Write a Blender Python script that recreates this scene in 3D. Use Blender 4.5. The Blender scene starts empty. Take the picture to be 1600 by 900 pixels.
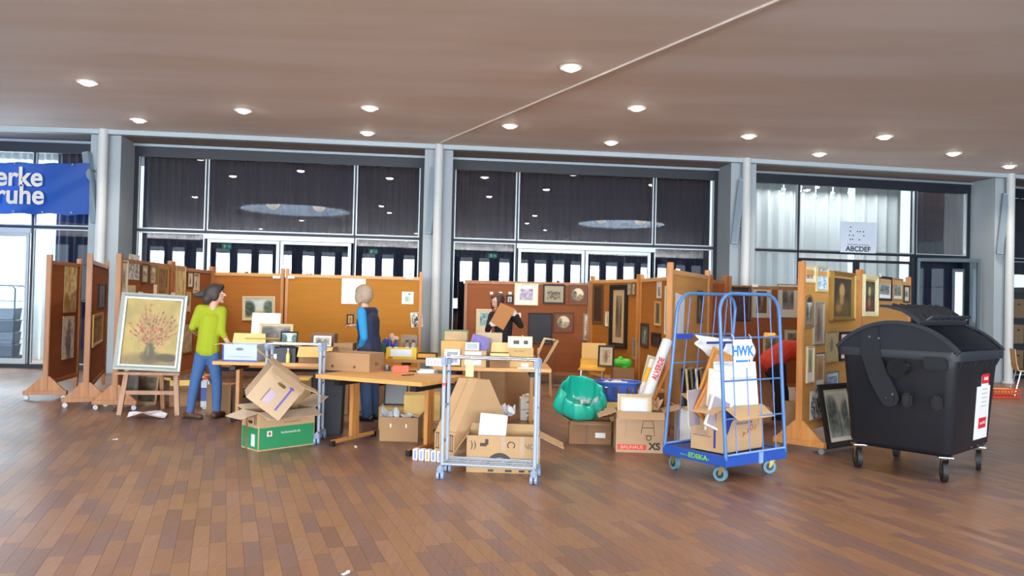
import bpy, bmesh, math, random
import numpy as np
from mathutils import Vector, Matrix
R = math.radians
random.seed(7)
scene = bpy.context.scene
COL = scene.collection
# ---------------------------------------------------------------- camera
F = 1230.0
cd = bpy.data.cameras.new('camera'); cam = bpy.data.objects.new('camera', cd); COL.objects.link(cam)
cd.sensor_width = 36; cd.lens = 36 * F / 1600; cd.clip_start = .05; cd.clip_end = 300
cam.matrix_world = Matrix.Translation((0, 0, 1.55)) @ (Matrix.Rotation(R(90 + .93), 4, 'X') @ Matrix.Rotation(R(1.35), 4, 'Z'))
scene.camera = cam
# ---------------------------------------------------------------- world, exposure
scene.view_settings.view_transform = 'Standard'; scene.view_settings.look = 'None'
scene.view_settings.gamma = 1; scene.view_settings.use_curve_mapping = False
scene.view_settings.exposure = 1.15
w = bpy.data.worlds.new('sky'); scene.world = w; w.use_nodes = True
bg = w.node_tree.nodes['Background']; bg.inputs[0].default_value = (.68, .86, 1, 1); bg.inputs[1].default_value = .8
LIGHTS = []
def area(name, loc, rot, sx, sy, power, col, shape='RECTANGLE', parent=None):
    l = bpy.data.lights.new(name, 'AREA'); l.shape = shape; l.size = sx; l.size_y = sy; l.energy = power; l.color = col
    o = bpy.data.objects.new(name, l); COL.objects.link(o); o.location = loc; o.rotation_euler = rot
    if parent: o.parent = parent
    return o
# daylight coming in through the window wall behind the camera
area('daylight_back_windows', (0, -15.6, 2.5), (R(120), 0, 0), 38, 3.4, 8200, (.86, .93, 1))
# daylight entering the two round skylights over the hall
SKYL = [(-5.05, 3.5, 1.9), (7.1, 4.0, 1.65)]
for x, y, r in SKYL:
    area('daylight_skylight', (x, y, 5.28), (0, 0, 0), 2 * r, 2 * r, 165, (.72, .85, 1), 'DISK')
# area lamps added under the foyer ceiling, lighting the left and right bay drapes
area('foyer_fill_left', (-12.2, 16.4, 4.4), (0, 0, R(5)), 5, .9, 800, (.75, .9, 1))
area('foyer_fill_right', (7.8, 18.6, 4.4), (0, 0, R(8)), 3.6, 1.2, 40, (.95, .97, 1))
# ---------------------------------------------------------------- pixel <-> place helpers
CM = cam.matrix_world.copy(); CO = CM.translation
def ray(px, py): return (CM.to_3x3() @ Vector((px - 800, 450 - py, -F))).normalized()
def G(px, py, z=0.0):
    d = ray(px, py); return CO + d * ((z - CO.z) / d.z)
def D(px, py, Y):
    d = ray(px, py); return CO + d * (Y / d.y)
CMi = CM.inverted()
def proj(p):
    q = CMi @ Vector(p); return 800 + F * q.x / -q.z, 450 - F * q.y / -q.z, -q.z
# ---------------------------------------------------------------- materials
def lin(c):
    if isinstance(c, str): c = tuple(int(c[i:i + 2], 16) / 255 for i in (0, 2, 4))
    return tuple(((v / 12.92) if v <= .04045 else ((v + .055) / 1.055) ** 2.4) for v in c[:3])
MC = {}
def M(hexc, rough=.6, metal=0, var=.12, scale=6, bump=0, stretch=None, trans=0, coat=0):
    key = (hexc, rough, metal, var, scale, bump, stretch, trans, coat)
    if key in MC: return MC[key]
    m = bpy.data.materials.new('mat_' + hexc); m.use_nodes = True; nt = m.node_tree; N = nt.nodes
    b = N['Principled BSDF']; b.inputs['Roughness'].default_value = rough; b.inputs['Metallic'].default_value = metal
    if coat: b.inputs['Coat Weight'].default_value = coat
    c = lin(hexc)
    tc = N.new('ShaderNodeTexCoord'); mp = N.new('ShaderNodeMapping'); nz = N.new('ShaderNodeTexNoise')
    nz.inputs['Scale'].default_value = scale; nz.inputs['Detail'].default_value = 4
    if stretch: mp.inputs['Scale'].default_value = stretch
    nt.links.new(tc.outputs['Object'], mp.inputs[0]); nt.links.new(mp.outputs[0], nz.inputs[0])
    mx = N.new('ShaderNodeMix'); mx.data_type = 'RGBA'
    mx.inputs[6].default_value = (*[min(1, v * (1 + var)) for v in c], 1); mx.inputs[7].default_value = (*[v * (1 - var) for v in c], 1)
    nt.links.new(nz.outputs[0], mx.inputs[0]); nt.links.new(mx.outputs[2], b.inputs['Base Color'])
    if bump:
        bp = N.new('ShaderNodeBump'); bp.inputs['Strength'].default_value = bump; bp.inputs['Distance'].default_value = .01
        nt.links.new(nz.outputs[0], bp.inputs['Height']); nt.links.new(bp.outputs[0], b.inputs['Normal'])
    if trans:
        tr = N.new('ShaderNodeBsdfTranslucent'); ms = N.new('ShaderNodeMixShader'); ms.inputs[0].default_value = trans
        nt.links.new(mx.outputs[2], tr.inputs[0]); nt.links.new(b.outputs[0], ms.inputs[1]); nt.links.new(tr.outputs[0], ms.inputs[2])
        nt.links.new(ms.outputs[0], N['Material Output'].inputs[0])
    MC[key] = m; return m
def emit(name, col, s):
    m = bpy.data.materials.new(name); m.use_nodes = True; b = m.node_tree.nodes['Principled BSDF']
    b.inputs['Base Color'].default_value = (*col, 1); b.inputs['Emission Color'].default_value = (*col, 1); b.inputs['Emission Strength'].default_value = s
    return m
def glass_mat(name='window_glass', k=2.3, tint=(.86, .93, .95)):
    m = bpy.data.materials.new(name); m.use_nodes = True; nt = m.node_tree; N = nt.nodes; N.remove(N['Principled BSDF'])
    fr = N.new('ShaderNodeFresnel'); fr.inputs[0].default_value = 1.5
    mu = N.new('ShaderNodeMath'); mu.operation = 'MULTIPLY'; mu.inputs[1].default_value = k; mu.use_clamp = True
    t = N.new('ShaderNodeBsdfTransparent'); t.inputs[0].default_value = (*tint, 1)
    g = N.new('ShaderNodeBsdfGlossy'); g.inputs['Roughness'].default_value = 0
    ms = N.new('ShaderNodeMixShader')
    nt.links.new(fr.outputs[0], mu.inputs[0]); nt.links.new(mu.outputs[0], ms.inputs[0])
    nt.links.new(t.outputs[0], ms.inputs[1]); nt.links.new(g.outputs[0], ms.inputs[2]); nt.links.new(ms.outputs[0], N['Material Output'].inputs[0])
    return m
GLASS = glass_mat()
def vcol_mat(name, rough):
    m = bpy.data.materials.new(name); m.use_nodes = True; nt = m.node_tree
    v = nt.nodes.new('ShaderNodeVertexColor'); v.layer_name = 'Col'; b = nt.nodes['Principled BSDF']
    nt.links.new(v.outputs[0], b.inputs['Base Color']); b.inputs['Roughness'].default_value = rough
    return m
ART = vcol_mat('artwork_print', .55); ARTG = vcol_mat('artwork_glazed', .32)
def wood(hexc, hex2, rough=.45, sc=1.0, axis='Z', bump=.05):
    key = ('wood', hexc, hex2, rough, sc, axis)
    if key in MC: return MC[key]
    m = bpy.data.materials.new('wood_' + hexc); m.use_nodes = True; nt = m.node_tree; N = nt.nodes; b = N['Principled BSDF']
    b.inputs['Roughness'].default_value = rough
    tc = N.new('ShaderNodeTexCoord'); mp = N.new('ShaderNodeMapping')
    s = {'X': (1, 12, 12), 'Y': (12, 1, 12), 'Z': (12, 12, 1)}[axis]; mp.inputs['Scale'].default_value = tuple(v * sc for v in s)
    nz = N.new('ShaderNodeTexNoise'); nz.inputs['Scale'].default_value = 2.2; nz.inputs['Detail'].default_value = 6
    cr = N.new('ShaderNodeValToRGB'); cr.color_ramp.elements[0].position = .32; cr.color_ramp.elements[1].position = .7
    cr.color_ramp.elements[0].color = (*lin(hex2), 1); cr.color_ramp.elements[1].color = (*lin(hexc), 1)
    nt.links.new(tc.outputs['Object'], mp.inputs[0]); nt.links.new(mp.outputs[0], nz.inputs[0]); nt.links.new(nz.outputs[0], cr.inputs[0])
    nt.links.new(cr.outputs[0], b.inputs['Base Color'])
    MC[key] = m; return m
BEECH = wood('c98d4e', 'b0733a'); BEECHX = wood('d9a562', 'c48d4a', axis='X'); OAK = wood('a86f3c', '8c5629')
CARD = M('a07b57', .85, var=.08, scale=9); CARDL = M('b8966f', .85, var=.06, scale=9); CARDD = M('876445', .85, var=.1, scale=9)
BLACKP = M('15161a', .5); WHITE = M('d4d4d2', .6, var=.04); METAL = M('b8bcc0', .3, 1, var=.05)
# ---------------------------------------------------------------- mesh builders
class MB:
    def __init__(s): s.bm = bmesh.new()
    def box(s, c, d, rz=0, m=None, bev=0):
        mt = Matrix.Translation(c) @ Matrix.Rotation(rz, 4, 'Z') if m is None else m @ Matrix.Translation(c)
        r = bmesh.ops.create_cube(s.bm, size=1, matrix=mt @ Matrix.Diagonal((*d, 1)))
        if bev:
            es = {e for v in r['verts'] for e in v.link_edges}
            bmesh.ops.bevel(s.bm, geom=list(es), offset=bev, segments=2, affect='EDGES', clamp_overlap=True)
        return s
    def cyl(s, a, b, r, r2=None, seg=12, caps=True):
        a = Vector(a); b = Vector(b); d = b - a; q = Vector((0, 0, 1)).rotation_difference(d.normalized()).to_matrix().to_4x4()
        bmesh.ops.create_cone(s.bm, cap_ends=caps, segments=seg, radius1=r, radius2=r if r2 is None else r2, depth=d.length,
                              matrix=Matrix.Translation((a + b) / 2) @ q)
        return s
    def tube(s, pts, r, seg=8, closed=False):
        pts = [Vector(p) for p in pts]; n = len(pts); rings = []; prev = None
        for i, p in enumerate(pts):
            if closed: t = pts[(i + 1) % n] - pts[i - 1]
            else: t = pts[min(i + 1, n - 1)] - pts[max(i - 1, 0)]
            t.normalize()
            if prev is None:
                u = t.cross(Vector((0, 0, 1)));
                if u.length < .1: u = t.cross(Vector((0, 1, 0)))
            else: u = prev - t * prev.dot(t)
            u.normalize(); prev = u; v = t.cross(u)
            rr = r[i] if isinstance(r, (list, tuple)) else r
            rings.append([s.bm.verts.new(p + (u * math.cos(k * 2 * math.pi / seg) + v * math.sin(k * 2 * math.pi / seg)) * rr) for k in range(seg)])
        for i in range(n if closed else n - 1):
            A = rings[i]; B = rings[(i + 1) % n]
            for k in range(seg): s.bm.faces.new((A[k], A[(k + 1) % seg], B[(k + 1) % seg], B[k]))
        if not closed: s.bm.faces.new(rings[0][::-1]); s.bm.faces.new(rings[-1])
        return s
    def prism(s, poly, axis, a, b):
        """poly 2D extruded along axis ('x','y','z') from a to b"""
        def P(q, t): return {'x': (t, q[0], q[1]), 'y': (q[0], t, q[1]), 'z': (q[0], q[1], t)}[axis]
        A = [s.bm.verts.new(P(q, a)) for q in poly]; B = [s.bm.verts.new(P(q, b)) for q in poly]; n = len(poly)
        s.bm.faces.new(A); s.bm.faces.new(B[::-1])
        for i in range(n): s.bm.faces.new((A[i], B[i], B[(i + 1) % n], A[(i + 1) % n]))
        return s
    def sph(s, c, r, seg=16, m=None):
        d = (r, r, r) if not isinstance(r, (tuple, list)) else r
        mt = Matrix.Translation(c)
        if m is not None: mt = mt @ m
        bmesh.ops.create_uvsphere(s.bm, u_segments=seg, v_segments=max(6, seg // 2), radius=1, matrix=mt @ Matrix.Diagonal((*d, 1)))
        return s
    def poly(s, vs): s.bm.faces.new([s.bm.verts.new(v) for v in vs]); return s
    def lathe(s, prof, seg=20, c=(0, 0, 0)):
        rings = [[s.bm.verts.new((c[0] + r * math.cos(k * 2 * math.pi / seg), c[1] + r * math.sin(k * 2 * math.pi / seg), c[2] + z)) for k in range(seg)] for r, z in prof]
        for A, B in zip(rings, rings[1:]):
            for k in range(seg): s.bm.faces.new((A[k], A[(k + 1) % seg], B[(k + 1) % seg], B[k]))
        return s
    def build(s, name, mat, parent=None, smooth=False, mw=None):
        bmesh.ops.recalc_face_normals(s.bm, faces=s.bm.faces)
        me = bpy.data.meshes.new(name); s.bm.to_mesh(me); s.bm.free()
        if smooth:
            me.polygons.foreach_set('use_smooth', [True] * len(me.polygons))
            try: me.set_sharp_from_angle(angle=R(40))
            except Exception: pass
        me.materials.append(mat)
        o = bpy.data.objects.new(name, me); COL.objects.link(o)
        if parent: o.parent = parent
        if mw is not None: o.matrix_local = mw
        return o
def tag(o, label=None, cat=None, group=None, kind=None):
    if label: o['label'] = label
    if cat: o['category'] = cat
    if group: o['group'] = group
    if kind: o['kind'] = kind
    return o
def thing(name, label, cat, loc=(0, 0, 0), rz=0, group=None, mw=None, kind=None):
    o = bpy.data.objects.new(name, None); COL.objects.link(o); o.empty_display_size = .1
    if mw is not None: o.matrix_world = mw
    else: o.location = loc; o.rotation_euler = (0, 0, rz)
    return tag(o, label, cat, group, kind)
def struct(name, parent=None, loc=(0, 0, 0), rz=0):
    o = bpy.data.objects.new(name, None); COL.objects.link(o); o.location = loc; o.rotation_euler = (0, 0, rz); o['kind'] = 'structure'
    return o
def copy_tree(o, parent=None):
    c = o.copy(); COL.objects.link(c)
    if parent: c.parent = parent
    for ch in list(o.children): copy_tree(ch, c)
    return c
def text(body, size, mw, mat, parent, name='lettering', ext=.0008, align='CENTER', bold=0, sx=1):
    cu = bpy.data.curves.new('t', 'FONT'); cu.body = body; cu.size = size; cu.extrude = ext; cu.align_x = align; cu.align_y = 'CENTER'
    cu.offset = bold; cu.space_line = .85
    t = bpy.data.objects.new('t', cu); COL.objects.link(t); bpy.context.view_layer.update()
    me = bpy.data.meshes.new_from_object(t.evaluated_get(bpy.context.evaluated_depsgraph_get()))
    bpy.data.objects.remove(t); me.transform(Matrix.Diagonal((sx, 1, 1, 1))); me.materials.clear(); me.materials.append(mat)
    o = bpy.data.objects.new(name, me); COL.objects.link(o); o.parent = parent; o.matrix_local = mw
    return o
def face_front(x, y, z, roll=0):   # upright print facing local -y
    return Matrix.Translation((x, y, z)) @ Matrix.Rotation(R(90), 4, 'X') @ Matrix.Rotation(roll, 4, 'Z')
def face_left(x, y, z, roll=0):    # facing local -x
    return Matrix.Translation((x, y, z)) @ Matrix.Rotation(R(-90), 4, 'Z') @ Matrix.Rotation(R(90), 4, 'X') @ Matrix.Rotation(roll, 4, 'Z')
def face_right(x, y, z, roll=0):
    return Matrix.Translation((x, y, z)) @ Matrix.Rotation(R(90), 4, 'Z') @ Matrix.Rotation(R(90), 4, 'X') @ Matrix.Rotation(roll, 4, 'Z')
# ================================================================ THE HALL
CZ = 4.6
C2 = [(-20.3, 14.6), (-14.05, 14.4), (-7.77, 14.8), (-1.5, 15.5), (4.78, 16.2), (10.93, 17.3), (16.9, 19.2), (22.5, 21.8)]
C2 = [Vector(c) for c in C2]
# ---- floor of parquet blocks
PA = R(20)                       # block direction leans left of straight ahead
pu = Vector((-math.sin(PA), math.cos(PA))); pv = Vector((math.cos(PA), math.sin(PA)))
def parquet_mat():
    m = bpy.data.materials.new('parquet'); m.use_nodes = True; nt = m.node_tree; N = nt.nodes; b = N['Principled BSDF']; L = nt.links
    oi = N.new('ShaderNodeObjectInfo'); ge = N.new('ShaderNodeNewGeometry')
    ad = N.new('ShaderNodeMath'); ad.operation = 'ADD'; fr = N.new('ShaderNodeMath'); fr.operation = 'FRACT'
    L.new(oi.outputs['Random'], ad.inputs[0]); L.new(ge.outputs['Random Per Island'], ad.inputs[1]); L.new(ad.outputs[0], fr.inputs[0])
    cr = N.new('ShaderNodeValToRGB'); e = cr.color_ramp; e.interpolation = 'LINEAR'
    e.elements[0].color = (*lin('745544'), 1); e.elements[1].color = (*lin('8c6a54'), 1); e.elements[1].position = 1
    for p, c in ((.18, '735a54'), (.45, '7c5b49'), (.72, '8a664a'), (.9, '876550')):
        k = e.elements.new(p); k.color = (*lin(c), 1)
    L.new(fr.outputs[0], cr.inputs[0])
    tc = N.new('ShaderNodeNewGeometry'); mp = N.new('ShaderNodeMapping'); mp.inputs['Rotation'].default_value = (0, 0, -PA); mp.inputs['Scale'].default_value = (45, 3, 1)
    nz = N.new('ShaderNodeTexNoise'); nz.inputs['Scale'].default_value = 1; nz.inputs['Detail'].default_value = 5
    L.new(tc.outputs['Position'], mp.inputs[0]); L.new(mp.outputs[0], nz.inputs[0])
    mx = N.new('ShaderNodeMix'); mx.data_type = 'RGBA'; mx.blend_type = 'MULTIPLY'; mx.inputs[0].default_value = .45
    gr = N.new('ShaderNodeValToRGB'); gr.color_ramp.elements[0].color = (.62, .6, .6, 1); gr.color_ramp.elements[1].color = (1.25, 1.2, 1.2, 1)
    gr.color_ramp.elements[0].position = .3; gr.color_ramp.elements[1].position = .75
    L.new(nz.outputs[0], gr.inputs[0]); L.new(cr.outputs[0], mx.inputs[6]); L.new(gr.outputs[0], mx.inputs[7]); L.new(mx.outputs[2], b.inputs['Base Color'])
    n2 = N.new('ShaderNodeTexNoise'); n2.inputs['Scale'].default_value = .8; L.new(tc.outputs['Position'], n2.inputs[0])
    mr = N.new('ShaderNodeMapRange'); mr.inputs[3].default_value = .26; mr.inputs[4].default_value = .46
    L.new(n2.outputs[0], mr.inputs[0]); L.new(mr.outputs[0], b.inputs['Roughness'])
    return m
PARQ = parquet_mat()
floor = struct('floor')
fb = MB(); fb.poly([(-24, -16, -.006), (26, -16, -.006), (26, 24, -.006), (-24, 24, -.006)])
fb.build('screed', M('4a3428', .6), floor)
PW, PL = .098, .46
pm = MB(); g = .0007
A = [pm.bm.verts.new(v) for v in ((-PW/2+g, -PL/2+g, 0), (PW/2-g, -PL/2+g, 0), (PW/2-g, PL/2-g, 0), (-PW/2+g, PL/2-g, 0))]
B = [pm.bm.verts.new((v.co.x, v.co.y, -.006)) for v in A]
pm.bm.faces.new(A)
for i in range(4): pm.bm.faces.new((A[i], B[i], B[(i+1) % 4], A[(i+1) % 4]))
pme = bpy.data.meshes.new('parquet_block'); bmesh.ops.recalc_face_normals(pm.bm, faces=pm.bm.faces); pm.bm.to_mesh(pme); pm.bm.free(); pme.materials.append(PARQ)
cands = []; far = []
rr = random.Random(3)
for i in range(-230, 260):
    off = rr.random() * PL
    for j in range(-70, 75):
        c = pv * (i * PW) + pu * (j * PL + off)
        if c.y < .8 or c.y > 19.5 or c.x < -15 or c.x > 17: continue
        fx = c.x / c.y
        if abs(fx) > 1.05: continue
        p = proj((c.x, c.y, 0))
        if 0 < p[0] < 1600 and p[1] < 905 and len(cands) < 4000 and c.y < 7.5: cands.append((c.y, c.copy()))
        else: far.append(c.copy())
cands.sort(key=lambda t: t[0]); far += [c for _, c in cands[300:]]
for _, c in cands[:300]:
    o = bpy.data.objects.new('parquet_block', pme); COL.objects.link(o); o.parent = floor; o.location = (c.x, c.y, 0); o.rotation_euler = (0, 0, PA)
n = len(far); base = np.array([[-PW/2+g, -PL/2+g, 0], [PW/2-g, -PL/2+g, 0], [PW/2-g, PL/2-g, 0], [-PW/2+g, PL/2-g, 0]] + [[a, b_, -.006] for a, b_ in ((-PW/2+g, -PL/2+g), (PW/2-g, -PL/2+g), (PW/2-g, PL/2-g), (-PW/2+g, PL/2-g))])
rot = np.array([[math.cos(PA), -math.sin(PA), 0], [math.sin(PA), math.cos(PA), 0], [0, 0, 1]])
bv = base @ rot.T; V = (bv[None] + np.array([[c.x, c.y, 0] for c in far])[:, None]).reshape(-1, 3)
Fq = np.array([[0, 1, 2, 3], [0, 4, 5, 1], [1, 5, 6, 2], [2, 6, 7, 3], [3, 7, 4, 0]]); Fq = (Fq[None] + 8 * np.arange(n)[:, None, None]).reshape(-1, 4)
me = bpy.data.meshes.new('parquet_blocks'); me.from_pydata(V.tolist(), [], Fq.tolist()); me.materials.append(PARQ)
o = bpy.data.objects.new('parquet_blocks', me); COL.objects.link(o); o.parent = floor; o['kind'] = 'stuff'
# ---- ceiling (pale veneered shell) with two round skylights, and its joint strip
def ceil_mat():
    m = bpy.data.materials.new('ceiling_veneer'); m.use_nodes = True; nt = m.node_tree; N = nt.nodes; b = N['Principled BSDF']; L = nt.links
    b.inputs['Roughness'].default_value = .7
    tc = N.new('ShaderNodeNewGeometry'); mp = N.new('ShaderNodeMapping'); mp.inputs['Rotation'].default_value = (0, 0, R(-8)); mp.inputs['Scale'].default_value = (.16, .75, 1)
    nz = N.new('ShaderNodeTexNoise'); nz.inputs['Scale'].default_value = 1.4; nz.inputs['Detail'].default_value = 4
    cr = N.new('ShaderNodeValToRGB'); cr.color_ramp.elements[0].color = (*lin('e6dbd0'), 1); cr.color_ramp.elements[1].color = (*lin('f0eae6'), 1)
    cr.color_ramp.elements[0].position = .38; cr.color_ramp.elements[1].position = .64
    L.new(tc.outputs['Position'], mp.inputs[0]); L.new(mp.outputs[0], nz.inputs[0]); L.new(nz.outputs[0], cr.inputs[0]); L.new(cr.outputs[0], b.inputs['Base Color'])
    return m
CEIL = ceil_mat()
ceiling = struct('ceiling')
cb = MB()
pts = [(-24, -16), (26, -16), (26, 24)] + [(22.5, 21.8)] + [tuple(c) for c in reversed(C2[:-1])] + [(-24, 14.6)]
# build the shell as strips so that the skylights are real openings
outer = [cb.bm.verts.new((x, y, CZ)) for x, y in [(-24, -16), (26, -16), (26, 24)] + [tuple(c) for c in reversed(C2)] + [(-24, 14.6)]]
edges = [cb.bm.edges.new((outer[i], outer[(i + 1) % len(outer)])) for i in range(len(outer))]
for x, y, r in SKYL:
    ring = [cb.bm.verts.new((x + r * math.cos(k * math.pi / 24), y + r * math.sin(k * math.pi / 24), CZ)) for k in range(48)]
    edges += [cb.bm.edges.new((ring[i], ring[(i + 1) % 48])) for i in range(48)]
bmesh.ops.triangle_fill(cb.bm, use_beauty=True, edges=edges)
cb.build('ceiling_shell', CEIL, ceiling)
rb = MB(); rb.poly([(-24, -16, 5.4), (26, -16, 5.4), (26, 24, 5.4), (-24, 24, 5.4)]); rb.build('roof_deck', M('777777'), ceiling)
for x, y, r in SKYL:
    b_ = MB(); b_.lathe([(r, 0), (r, .72), (r - .02, .74)], 48, (x, y, CZ)); b_.build('skylight_shaft', M('e4ecf4', .6), ceiling, True)
j0, j1 = G(690, 222, CZ), G(1215, 0, CZ); jd = (j1 - j0).normalized(); j2 = j1 + jd * 9
jb = MB(); mid = (j0 + j2) / 2; L_ = (j2 - j0).length
jb.box((mid.x, mid.y, CZ - .012), (L_, .05, .024), math.atan2(jd.y, jd.x)); o = jb.build('trim_1', M('d9cdc2', .5)); o['kind'] = 'structure'
# ---- downlights
RINGM = M('d8d4cc', .4); LENS = emit('lamp_lens', (1, .93, .82), 14)
def downlight(x, y, label, power=100, group='round recessed downlights in the ceiling'):
    t = thing('ceiling_light', label, 'ceiling light', (x, y, CZ), 0, group)
    b_ = MB(); b_.lathe([(.085, -.004), (.1, -.016), (.145, -.016), (.155, -.002), (.155, .0)], 24); b_.build('trim_ring', RINGM, t, True)
    b_ = MB(); b_.lathe([(.0001, -.055), (.05, -.05), (.085, -.034), (.1, -.008)], 20); b_.build('lens', LENS, t, True)
    l = bpy.data.lights.new('bulb', 'SPOT'); l.energy = power; l.color = (1, .86, .66); l.spot_size = R(125); l.spot_blend = .8; l.shadow_soft_size = .09
    lo = bpy.data.objects.new('bulb', l); COL.objects.link(lo); lo.parent = t; lo.location = (0, 0, -.07)
DL = [(892, 105, 'round recessed downlight left of the ceiling joint, largest and highest in view'),
      (137, 128, 'large round downlight at the upper left, above the banner bay'),
      (380, 172, 'round downlight above the left edge of the wide dark window, over the green jumper'),
      (578, 168, 'round downlight, farther from the window wall of the two above the grey-haired person'),
      (217, 187, 'small round downlight by the window wall just right of the left column'),
      (574, 207, 'small round downlight, nearer to the window wall of the two above the grey-haired person'),
      (995, 168, 'round downlight right of the ceiling joint, nearest to it on that side'),
      (797, 196, 'small round downlight right beside the far part of the ceiling joint'),
      (955, 222, 'small round downlight close to the lintel of the middle dark window'),
      (1170, 212, 'round downlight above the slim column between the middle and right windows'),
      (1382, 213, 'round downlight above the right bay with the white curtain'),
      (1280, 240, 'small dim downlight by the lintel of the white curtain bay'),
      (1490, 239, 'round downlight above the right end of the white curtain bay'),
      (1577, 259, 'rightmost small downlight, right above the last column')]
for px, py, lb in DL:
    p = G(px, py, CZ); downlight(p.x, p.y, lb)
for x, y in ((-8, 6.4), (-2.2, 6.4), (-1.8, 4.5), (.2, 5.2), (3.6, 3), (3.2, 5.8), (0, 1), (-5, 0), (5, .5), (0, -4), (-7, -5), (7, -5), (0, -9)):
    downlight(x, y, 'round recessed downlight seen only as a reflection in the dark glass', 80, 'downlights reflected in the dark glass')
for k, (x, y, r) in enumerate(SKYL):
    for dx in (-.8, .8):
        t = thing('globe_lamp', ('left' if dx < 0 else 'right') + ' white globe lamp in the round skylight mirrored in the ' + ('left' if k == 0 else 'middle') + ' dark window', 'lamp', (x + dx, y, 4.84), 0, 'globe lamps in the skylights')
        b_ = MB(); b_.sph((0, 0, 0), .24, 20); b_.build('globe', emit('globe_glow', (1, .95, .85), 2.2), t, True)
        b_ = MB(); b_.cyl((0, 0, .22), (0, 0, .55), .012); b_.build('stem', METAL, t)
# ---- side and back walls
GREYW = M('8f979c', .7, var=.05, scale=2); NAVY = M('0b1624', .5); ALU = M('b9c3c8', .32, .7, var=.05); ALUL = M('a8b2b8', .35, .4, var=.04)
for nm, p in (('wall_left', [(-22.5, -16, -.01), (-22.5, 24, -.01), (-22.5, 24, 5.4), (-22.5, -16, 5.4)]), ('wall_right', [(24, -16, -.01), (24, 24, -.01), (24, 24, 5.4), (24, -16, 5.4)])):
    b_ = MB(); b_.poly(p); o = b_.build(nm, GREYW); o['kind'] = 'structure'
wb = struct('wall_back')
b_ = MB(); b_.box((0, -15.2, .45), (48, .2, .92)); b_.box((0, -15.2, 4.8), (48, .2, 1.3)); b_.build('masonry', M('4a4f55', .7), wb)
b_ = MB()
for i in range(-19, 20): b_.box((i * 1.18 + .1, -15.2, 2.5), (.42 if i % 5 else .62, .22, 3.4), 0)
b_.build('window_posts', NAVY, wb)
b_ = MB()
for i in range(-19, 20): b_.box((i * 1.18 + .69, -15.1, 1.0), (.8, .03, .03)); b_.box((i * 1.18 + .69, -15.1, 3.0), (.8, .03, .03))
b_.build('window_rails', NAVY, wb)
def exit_sign(x, y, z, rz, label):
    t = thing('exit_sign', label, 'sign', (x, y, z), rz, 'green exit signs')
    b_ = MB(); b_.box((0, .02, 0), (.5, .05, .26), bev=.008); b_.build('housing', emit('exit_green', (.02, .5, .3), .9), t)
    b_ = MB(); b_.box((-.12, -.01, 0), (.16, .006, .03)); b_.poly([(-.2, -.012, 0), (-.14, -.012, .05), (-.14, -.012, -.05)])
    b_.box((.1, -.01, .0), (.1, .006, .18)); b_.build('pictogram', emit('exit_white', (.9, 1, .95), 1.2), t)
for x, lb in ((-9.5, 'leftmost'), (-1.5, 'middle'), (5.5, 'rightmost')): exit_sign(x, -13.2, 4.2, R(180), lb + ' green illuminated exit sign mirrored in the dark window glass')
# ---- window wall: piers, lintels, frames, panes, doors, curtains
wf = struct('wall_front')
PIER = M('9aa6ae', .6, var=.04, scale=2)
def curtain(parent, name, x0, x1, y, z0, z1, mat, wl=.16, amp=.045, label=None, seed=0):
    n = int((x1 - x0) / .02); rr = random.Random(seed); ph = 0; V = []; top = []
    for i in range(n + 1):
        ph += .02 / wl * 2 * math.pi * rr.uniform(.6, 1.4)
        V.append((x0 + (x1 - x0) * i / n, y + amp * math.sin(ph) + .3 * amp * math.sin(ph * .37)))
    me = bpy.data.meshes.new(name); vs = [(a, b, z0) for a, b in V] + [(a, y + (b - y) * .75, z1) for a, b in V]
    me.from_pydata(vs, [], [(i, i + 1, n + 2 + i, n + 1 + i) for i in range(n)]); me.materials.append(mat)
    me.polygons.foreach_set('use_smooth', [True] * n)
    o = bpy.data.objects.new(name, me); COL.objects.link(o); o.parent = parent
    return o
def curtain_thing(bay, label, x0, x1, y, z0, z1, mat, group=None, **k):
    t = thing('curtain', label, 'curtain', bay.location, bay.rotation_euler.z, group)
    curtain(t, 'drape', x0, x1, y, z0, z1, mat, **k)
    b_ = MB(); b_.box(((x0 + x1) / 2, y, z1 + .02), (x1 - x0, .04, .03)); b_.build('curtain_rail', M('55606a', .4, .5), t)
DARKC = M('151830', .95, var=.15, scale=3); WHITEC = M('cfd0ce', .9, var=.05, scale=3, trans=.25)
bays = []
def pane(o, x0, x1, z0, z1, y=.9):
    b_ = MB(); b_.poly([(x0, y, z0), (x1, y, z0), (x1, y, z1), (x0, y, z1)]); b_.build('pane', GLASS, o)
    f = MB(); w_ = .022
    for a, b2, c, d in ((x0, x1, z0, z0 + w_), (x0, x1, z1 - w_, z1), (x0, x0 + w_, z0 + w_, z1 - w_), (x1 - w_, x1, z0 + w_, z1 - w_)):
        f.box(((a + b2) / 2, y - .02, (c + d) / 2), (b2 - a, .05, d - c))
    f.build('glazing_bead', ALUL, o)
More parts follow.
